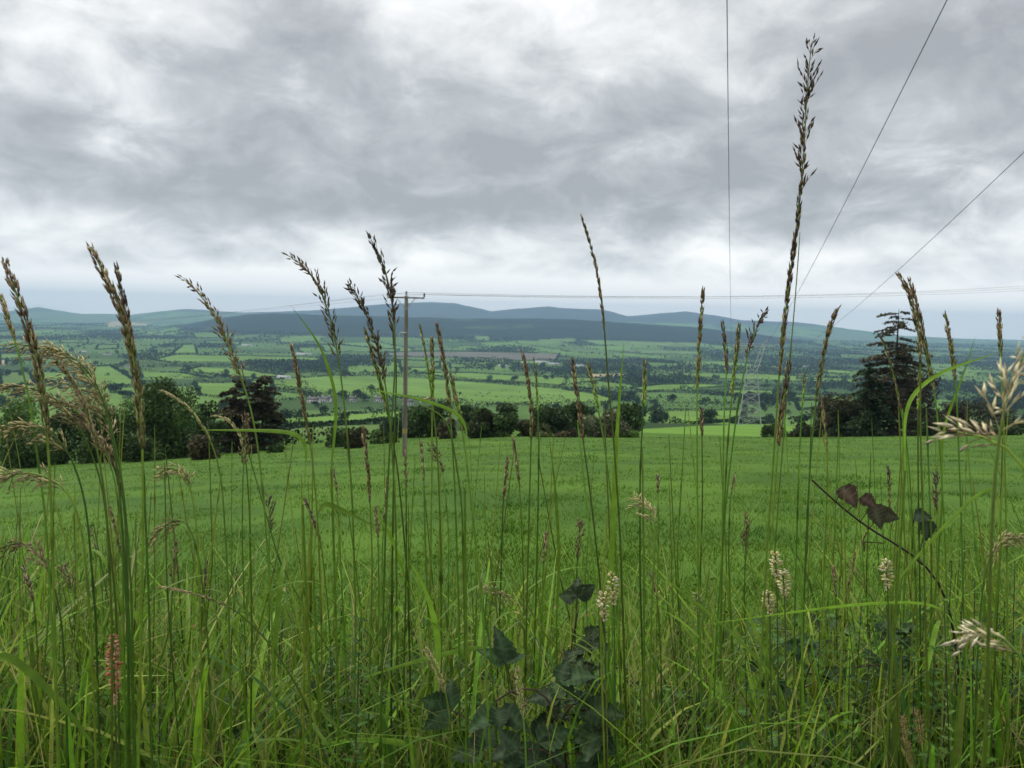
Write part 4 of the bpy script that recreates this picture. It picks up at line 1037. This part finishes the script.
bramble([(812, 480), (838, 505), (870, 533), (918, 553), (945, 580), (958, 650), (962, 768)], 1.15, [], 'arching dark red bramble cane with hanging purple leaves over the pasture', (.05, .03, .026), (.045, .022, .02), r=.0026)
arch = bpy.data.objects['bramble.004']; ab = np.array(arch.location)
for (x, y, ax, ay, sx) in [(841, 487, 836, 503, .036), (861, 497, 848, 511, .026), (872, 505, 860, 522, .036), (881, 514, 868, 530, .026), (862, 542, 884, 543, .03), (926, 520, 920, 553, .03), (914, 515, 912, 551, .024)]:
    a = at(ax, ay, 1.15); b = at(x, y, 1.13); g = G(); V, f = tube([a, b], .0007, 4); g.add(V, f, (.06, .03, .025))
    leaf_shape(g, b, np.array([rng.uniform(-.2, .8), -.2, rng.uniform(-.6, .3)]), np.array([.1, -.9, .35]), sx, sx * .75, (.058, .04, .026) if x < 868 else (.05, .05, .026) if x < 890 else (.03, .05, .026))
    g.build('leaf', M['leaf'], arch, ab)
for k, (pts, d, lab) in enumerate([
    ([(800, 690), (838, 670), (880, 662), (930, 668), (960, 720), (965, 790)], 1.3, 'low bramble arching level through the herbs beneath the arching red cane'),
    ([(880, 640), (905, 625), (930, 640), (945, 700), (950, 790)], 1.35, 'dark leaved bramble tucked under the arching red cane'),
    ([(830, 640), (812, 655), (800, 700), (796, 790)], 1.3, 'dark bramble beside the cream flower spikes near the tallest grass'),
    ([(1010, 690), (985, 670), (960, 690), (950, 790)], 1.25, 'dark bramble low under the blurred cream seed head'),
    ([(700, 735), (672, 715), (650, 735), (645, 800)], 1.3, 'small dark bramble between the bramble clump and the flower spikes'),
    ([(380, 690), (352, 672), (330, 700), (325, 800)], 1.4, 'small shaded bramble left of the straw foxtail head')]):
    bramble(pts, d, np.linspace(.03, .8, 12), lab, (.042, .085, .03), (.055, .035, .028), size=.036)

g = G(); cnt = 0  # low leaf mass, added to deepen the shade between the verge blades
while cnt < 2300:
    y = rng.uniform(1.2, 1.95); x = rng.uniform(-.75, .75) * y; z = float(terrain(x, y)) + rng.uniform(0, 1) ** .8 * .36
    px, py = project(np.array([x, y, z])); zone = 1.0 if (330 < px < 640 and py > 655) or (740 < px < 1030 and py > 615) else (.22 if py > 690 else 0)
    if rng.random() > zone: continue
    a = rng.uniform(0, math.tau); L = rng.uniform(.022, .045); cnt += 1
    leaf_shape(g, np.array([x, y, z]), np.array([math.cos(a), math.sin(a), rng.uniform(-.5, .3)]), np.array([rng.normal(0, .35), -.5, .8]), L, L * .6, np.array([.045, .10, .024]) * rng.uniform(.4, 1.7))
tag(g.build('leafy_undergrowth', M['leaf']), 'shaded broad leaves of brambles and weeds massed low under the verge grass', 'undergrowth', kind='stuff')

def flower_spike(x, y0, y1, d, label, cols, n=64, name='flower_spike', r=.0062):
    P = np.array([at(x, y0, d), at(x + 1, (y0 + y1) / 2, d), at(x + 2, y1, d), at(x + 4, max(768, y1 + 40), d)]); P = ground_end(P); base = P[-1].copy(); Q = curve(P, 40, 3)
    t = empty(name, base, label, 'flower'); g = G(); V, f = tube(Q, np.linspace(.0008, .002, 40), 5); g.add(V, f, np.array([.07, .11, .03])); g.build('stem', M['stem'], t, base, smooth=True)
    H = at(x + 2, y1, d); A = P[0]; g = G(); u = rng.random(n)
    p = A + (H - A) * u[:, None]; a = rng.uniform(0, math.tau, n); rad = np.c_[np.cos(a), np.sin(a), rng.uniform(-.3, .5, n)]
    rr = r * (.4 + .75 * np.sin(np.clip(u + .1, 0, 1) * math.pi))
    cc = np.array([cols[int(k)] for k in rng.integers(0, len(cols), n)]) * rng.uniform(.7, 1.2, (n, 1))
    spindles(g, p + rad * (rr * .35)[:, None], rad + np.array([0, 0, .2]), rr * 1.2, .0042, cc); g.build('blossom', M['husk'], t, base)
    for k in range(3):
        q = Q[int(rng.uniform(.45, .9) * 39)]; a = rng.uniform(0, math.tau); g = G(); leaf_shape(g, q, np.array([math.cos(a), math.sin(a) * .5, .5]), np.array([0, -.6, .8]), .04, .013, GREEN * .9); g.build('leaf', M['leaf'], t, base)
CR = [(.66, .57, .25), (.75, .7, .44), (.5, .5, .18)]
flower_spike(113, 636, 704, .93, 'reddish pink dock spike standing low among the left grasses', [(.5, .16, .09), (.6, .3, .17), (.6, .46, .26)], 150, 'dock_spike', .0062)
flower_spike(603, 592, 622, 1.0, 'cream flower spike left of a pair near the bramble shoot', CR)
flower_spike(612, 574, 604, 1.02, 'cream flower spike, taller right one of the pair near the bramble shoot', CR)
flower_spike(775, 552, 582, 1.04, 'cream flower spike, highest of three under the tallest grass', CR)
flower_spike(783, 570, 600, 1.0, 'cream flower spike, brightest of three under the tallest grass', CR, 60)
flower_spike(768, 592, 615, 1.02, 'cream flower spike, lowest of three under the tallest grass', CR)
flower_spike(886, 560, 590, 1.0, 'cream flower spike under the arching red bramble cane', CR)
flower_spike(696, 592, 612, 1.3, 'small greenish flower spike between the hawthorn and tallest grass', [(.3, .34, .12), (.4, .4, .2)], 30)
flower_spike(597, 588, 612, 1.2, 'buff bud spike just left of the cream pair', [(.42, .3, .14)], 40, r=.003)

def herb(x, y0, d, lean, label, group, col, n=26, lf=.012):
    P = ground_end(np.array([at(x, y0, d), at(x - lean * .4, y0 + 70, d), at(x - lean, max(768, y0 + 100), d)])); base = P[-1].copy(); Q = curve(P, 40, 3)
    t = empty('leafy_herb', base, label, 'herb', group); V, f = tube(Q, np.linspace(.0006, .0022, 40), 5); g = G(); g.add(V, f, (.07, .07, .035)); g.build('stem', M['stem'], t, base, smooth=True)
    g = G()
    for u in np.linspace(.0, .75, n):
        p = Q[int(u * 39)]
        th = u * 40
        for sgn in (-1, 1):
            a = th + rng.uniform(-.5, .5); L = lf * (.45 + 1.2 * u) * rng.uniform(.8, 1.2)
            leaf_shape(g, p, np.array([sgn * math.cos(a), sgn * math.sin(a), rng.uniform(-.1, 1.0)]), np.array([0, -.5, .85]) + rng.normal(0, .3, 3), L, L * .42, np.array(col) * rng.uniform(.7, 1.3))
    g.build('foliage', M['grass'], t, base)
for (x, y, l) in [(952, 560, 10), (944, 600, -6), (925, 590, 8), (900, 610, -8), (870, 615, 6), (862, 600, 12), (975, 580, 4), (990, 620, -4), (1005, 600, 6), (935, 650, 8), (955, 660, -8), (915, 660, 6), (850, 650, 4), (985, 680, 3), (885, 680, -6), (820, 620, 5), (745, 640, -4), (725, 690, 6), (690, 660, 4), (640, 690, -5), (360, 620, 5), (330, 650, -6), (410, 700, 4), (290, 690, 5), (240, 690, -5), (60, 690, 4), (160, 700, 3), (1015, 560, 4), (965, 540, 8)]:
    herb(x, y, rng.uniform(.98, 1.3), l, 'small leafy green herb with paired leaflets among the verge grass', 'leafy herbs in the verge', [(.1, .21, .025), (.07, .16, .025), (.15, .26, .05)][int(rng.integers(3))], lf=rng.uniform(.013, .024))

# ------------------------------------------------------------------ air
g = G(); box(g, (0, 6300, 55), (34000, 12700, 440))
hz = g.build('haze', M['white']); tag(hz, kind='stuff', label='thin blue grey haze over the valley and far hills', cat='haze')
m, nt, N, L = nm('haze_air'); out = N.new('ShaderNodeOutputMaterial'); pv = N.new('ShaderNodeVolumePrincipled')
pv.inputs['Density'].default_value = 9.2e-5; pv.inputs['Color'].default_value = (.43, .66, .97, 1); pv.inputs['Anisotropy'].default_value = 0
L.new(pv.outputs[0], out.inputs['Volume']); hz.data.materials.clear(); hz.data.materials.append(m)

# ------------------------------------------------------------------ world: overcast sky
w = bpy.data.worlds.new('World'); sc.world = w; w.use_nodes = True
N = w.node_tree.nodes; L = w.node_tree.links; N.clear()
SUN_EL = math.radians(58); SUN_AZ = math.radians(-50)
def mth(op, a, b=None, clamp=False):
    n = N.new('ShaderNodeMath'); n.operation = op; n.use_clamp = clamp
    for i, v in enumerate((a, b)):
        if v is None: continue
        if isinstance(v, (int, float)): n.inputs[i].default_value = v
        else: L.new(v, n.inputs[i])
    return n.outputs[0]
tc = N.new('ShaderNodeTexCoord'); sp = N.new('ShaderNodeSeparateXYZ'); L.new(tc.outputs['Generated'], sp.inputs[0])
X_, Y_, Z_ = sp.outputs
zc = mth('MAXIMUM', Z_, 0.0); den = mth('ADD', zc, .42)
cb = N.new('ShaderNodeCombineXYZ'); L.new(mth('DIVIDE', X_, den), cb.inputs[0]); L.new(mth('DIVIDE', Y_, den), cb.inputs[1])
def cloud_noise(scale, loc, detail, rough, dist):
    mp = N.new('ShaderNodeMapping'); mp.inputs['Location'].default_value = loc; L.new(cb.outputs[0], mp.inputs[0])
    n = N.new('ShaderNodeTexNoise'); n.inputs['Scale'].default_value = scale; n.inputs['Detail'].default_value = detail; n.inputs['Roughness'].default_value = rough; n.inputs['Distortion'].default_value = dist
    L.new(mp.outputs[0], n.inputs['Vector']); return n.outputs[0]
n1 = cloud_noise(2.3, (3.1, 1.7, 0), 9, .54, .5); n2 = cloud_noise(6.5, (7.3, 2.2, 0), 9, .6, .4)
elev = N.new('ShaderNodeValToRGB'); cr = elev.color_ramp
cr.elements[0].position = 0.0; cr.elements[0].color = (.62,) * 3 + (1,); cr.elements[1].position = 1; cr.elements[1].color = (.5,) * 3 + (1,)
for p, v in ((.035, .66), (.085, .66), (.12, .52), (.16, .36), (.21, .36), (.28, .5), (.38, .58), (.55, .5)):
    e = cr.elements.new(p); e.color = (v, v, v, 1)
L.new(zc, elev.inputs[0])
CLOUDS = [(330, 200, 280, 42, -.13), (650, 205, 300, 36, -.11), (880, 215, 160, 26, -.07), (250, 82, 80, 40, -.08), (30, 130, 90, 50, -.06), (620, 110, 160, 45, -.06), (970, 50, 120, 50, -.09), (400, 30, 120, 40, -.06), (760, 60, 90, 30, -.04),
          (30, 50, 70, 50, .05), (170, 20, 120, 40, .03), (520, 20, 90, 40, .04), (740, 150, 90, 26, .03), (960, 175, 90, 36, .08), (480, 256, 150, 20, .10), (60, 225, 130, 22, .07), (760, 262, 150, 20, .06), (300, 262, 500, 9, -.05), (700, 283, 500, 8, -.05), (980, 312, 160, 14, .1), (512, 306, 1600, 30, .55)]
yc = mth('MAXIMUM', Y_, .25)
U_ = mth('ADD', mth('DIVIDE', X_, yc), mth('MULTIPLY', mth('SUBTRACT', n2, .5), .22))
V_ = mth('ADD', mth('DIVIDE', zc, yc), mth('MULTIPLY', mth('SUBTRACT', n1, .5), .05))
acc = mth('SUBTRACT', elev.outputs[0], .53); acc = mth('MULTIPLY', acc, .45)
for (bx, by, sx, sy, amp) in CLOUDS:
    u0 = (bx - 512) / F; v0 = (320 + (bx - 512) * .0236 - by) / F
    e1 = mth('POWER', mth('MULTIPLY', mth('SUBTRACT', U_, u0), F / sx), 2.0); e2 = mth('POWER', mth('MULTIPLY', mth('SUBTRACT', V_, v0), F / sy), 2.0)
    acc = mth('ADD', acc, mth('MULTIPLY', mth('EXPONENT', mth('MULTIPLY', mth('ADD', e1, e2), -1.0)), amp))
val = mth('ADD', mth('ADD', mth('MULTIPLY', mth('SUBTRACT', n1, .5), .7), mth('MULTIPLY', mth('SUBTRACT', n2, .5), .62)), mth('ADD', acc, .47))
rp = N.new('ShaderNodeValToRGB'); r = rp.color_ramp
r.elements[0].position = .26; r.elements[0].color = (2.3, 2.36, 2.4, 1)
r.elements[1].position = .74; r.elements[1].color = (6.9, 6.75, 6.55, 1)
for p, c in ((.4, (3.15, 3.24, 3.28)), (.5, (4.35, 4.42, 4.44)), (.6, (5.5, 5.52, 5.46))):
    e = r.elements.new(p); e.color = (*c, 1)
L.new(val, rp.inputs[0])
sky = N.new('ShaderNodeTexSky'); sky.sky_type = 'NISHITA'; sky.sun_disc = False; sky.sun_elevation = SUN_EL; sky.sun_rotation = SUN_AZ
mx = N.new('ShaderNodeMixRGB'); mx.inputs[0].default_value = .95; L.new(sky.outputs[0], mx.inputs[1]); L.new(rp.outputs[0], mx.inputs[2])
bg = N.new('ShaderNodeBackground'); bg.inputs['Strength'].default_value = .1; L.new(mx.outputs[0], bg.inputs['Color'])
wo = N.new('ShaderNodeOutputWorld'); L.new(bg.outputs[0], wo.inputs['Surface'])
sun = bpy.data.lights.new('sun', 'SUN'); sun.energy = 1.5; sun.angle = math.radians(16); sun.color = (1, .95, .86)
so = bpy.data.objects.new('sun', sun); C.objects.link(so)
sd = np.array([math.sin(SUN_AZ) * math.cos(SUN_EL), math.cos(SUN_AZ) * math.cos(SUN_EL), math.sin(SUN_EL)])
from mathutils import Vector, Matrix
so.rotation_euler = Vector(sd).to_track_quat('Z', 'Y').to_euler()

# ------------------------------------------------------------------ camera object and render settings
cam = bpy.data.cameras.new('camera'); co_ = bpy.data.objects.new('camera', cam); C.objects.link(co_)
cam.sensor_width = 36; cam.lens = 36 * F / 1024; cam.clip_start = .02; cam.clip_end = 90000
mw = Matrix(((RT[0], UP[0], -FW[0], EYE[0]), (RT[1], UP[1], -FW[1], EYE[1]), (RT[2], UP[2], -FW[2], EYE[2]), (0, 0, 0, 1)))
co_.matrix_world = mw; sc.camera = co_
cam.dof.use_dof = True; cam.dof.focus_distance = 1.5; cam.dof.aperture_fstop = 14
sc.render.engine = 'CYCLES'; cy = sc.cycles
cy.use_denoising = True; cy.denoiser = 'OPENIMAGEDENOISE'; cy.max_bounces = 5; cy.diffuse_bounces = 3; cy.glossy_bounces = 2; cy.transmission_bounces = 3; cy.volume_bounces = 1; cy.transparent_max_bounces = 4
cy.use_adaptive_sampling = True; cy.adaptive_threshold = .015
sc.view_settings.view_transform = 'Standard'; sc.view_settings.look = 'None'; sc.view_settings.exposure = .86; sc.view_settings.gamma = 1
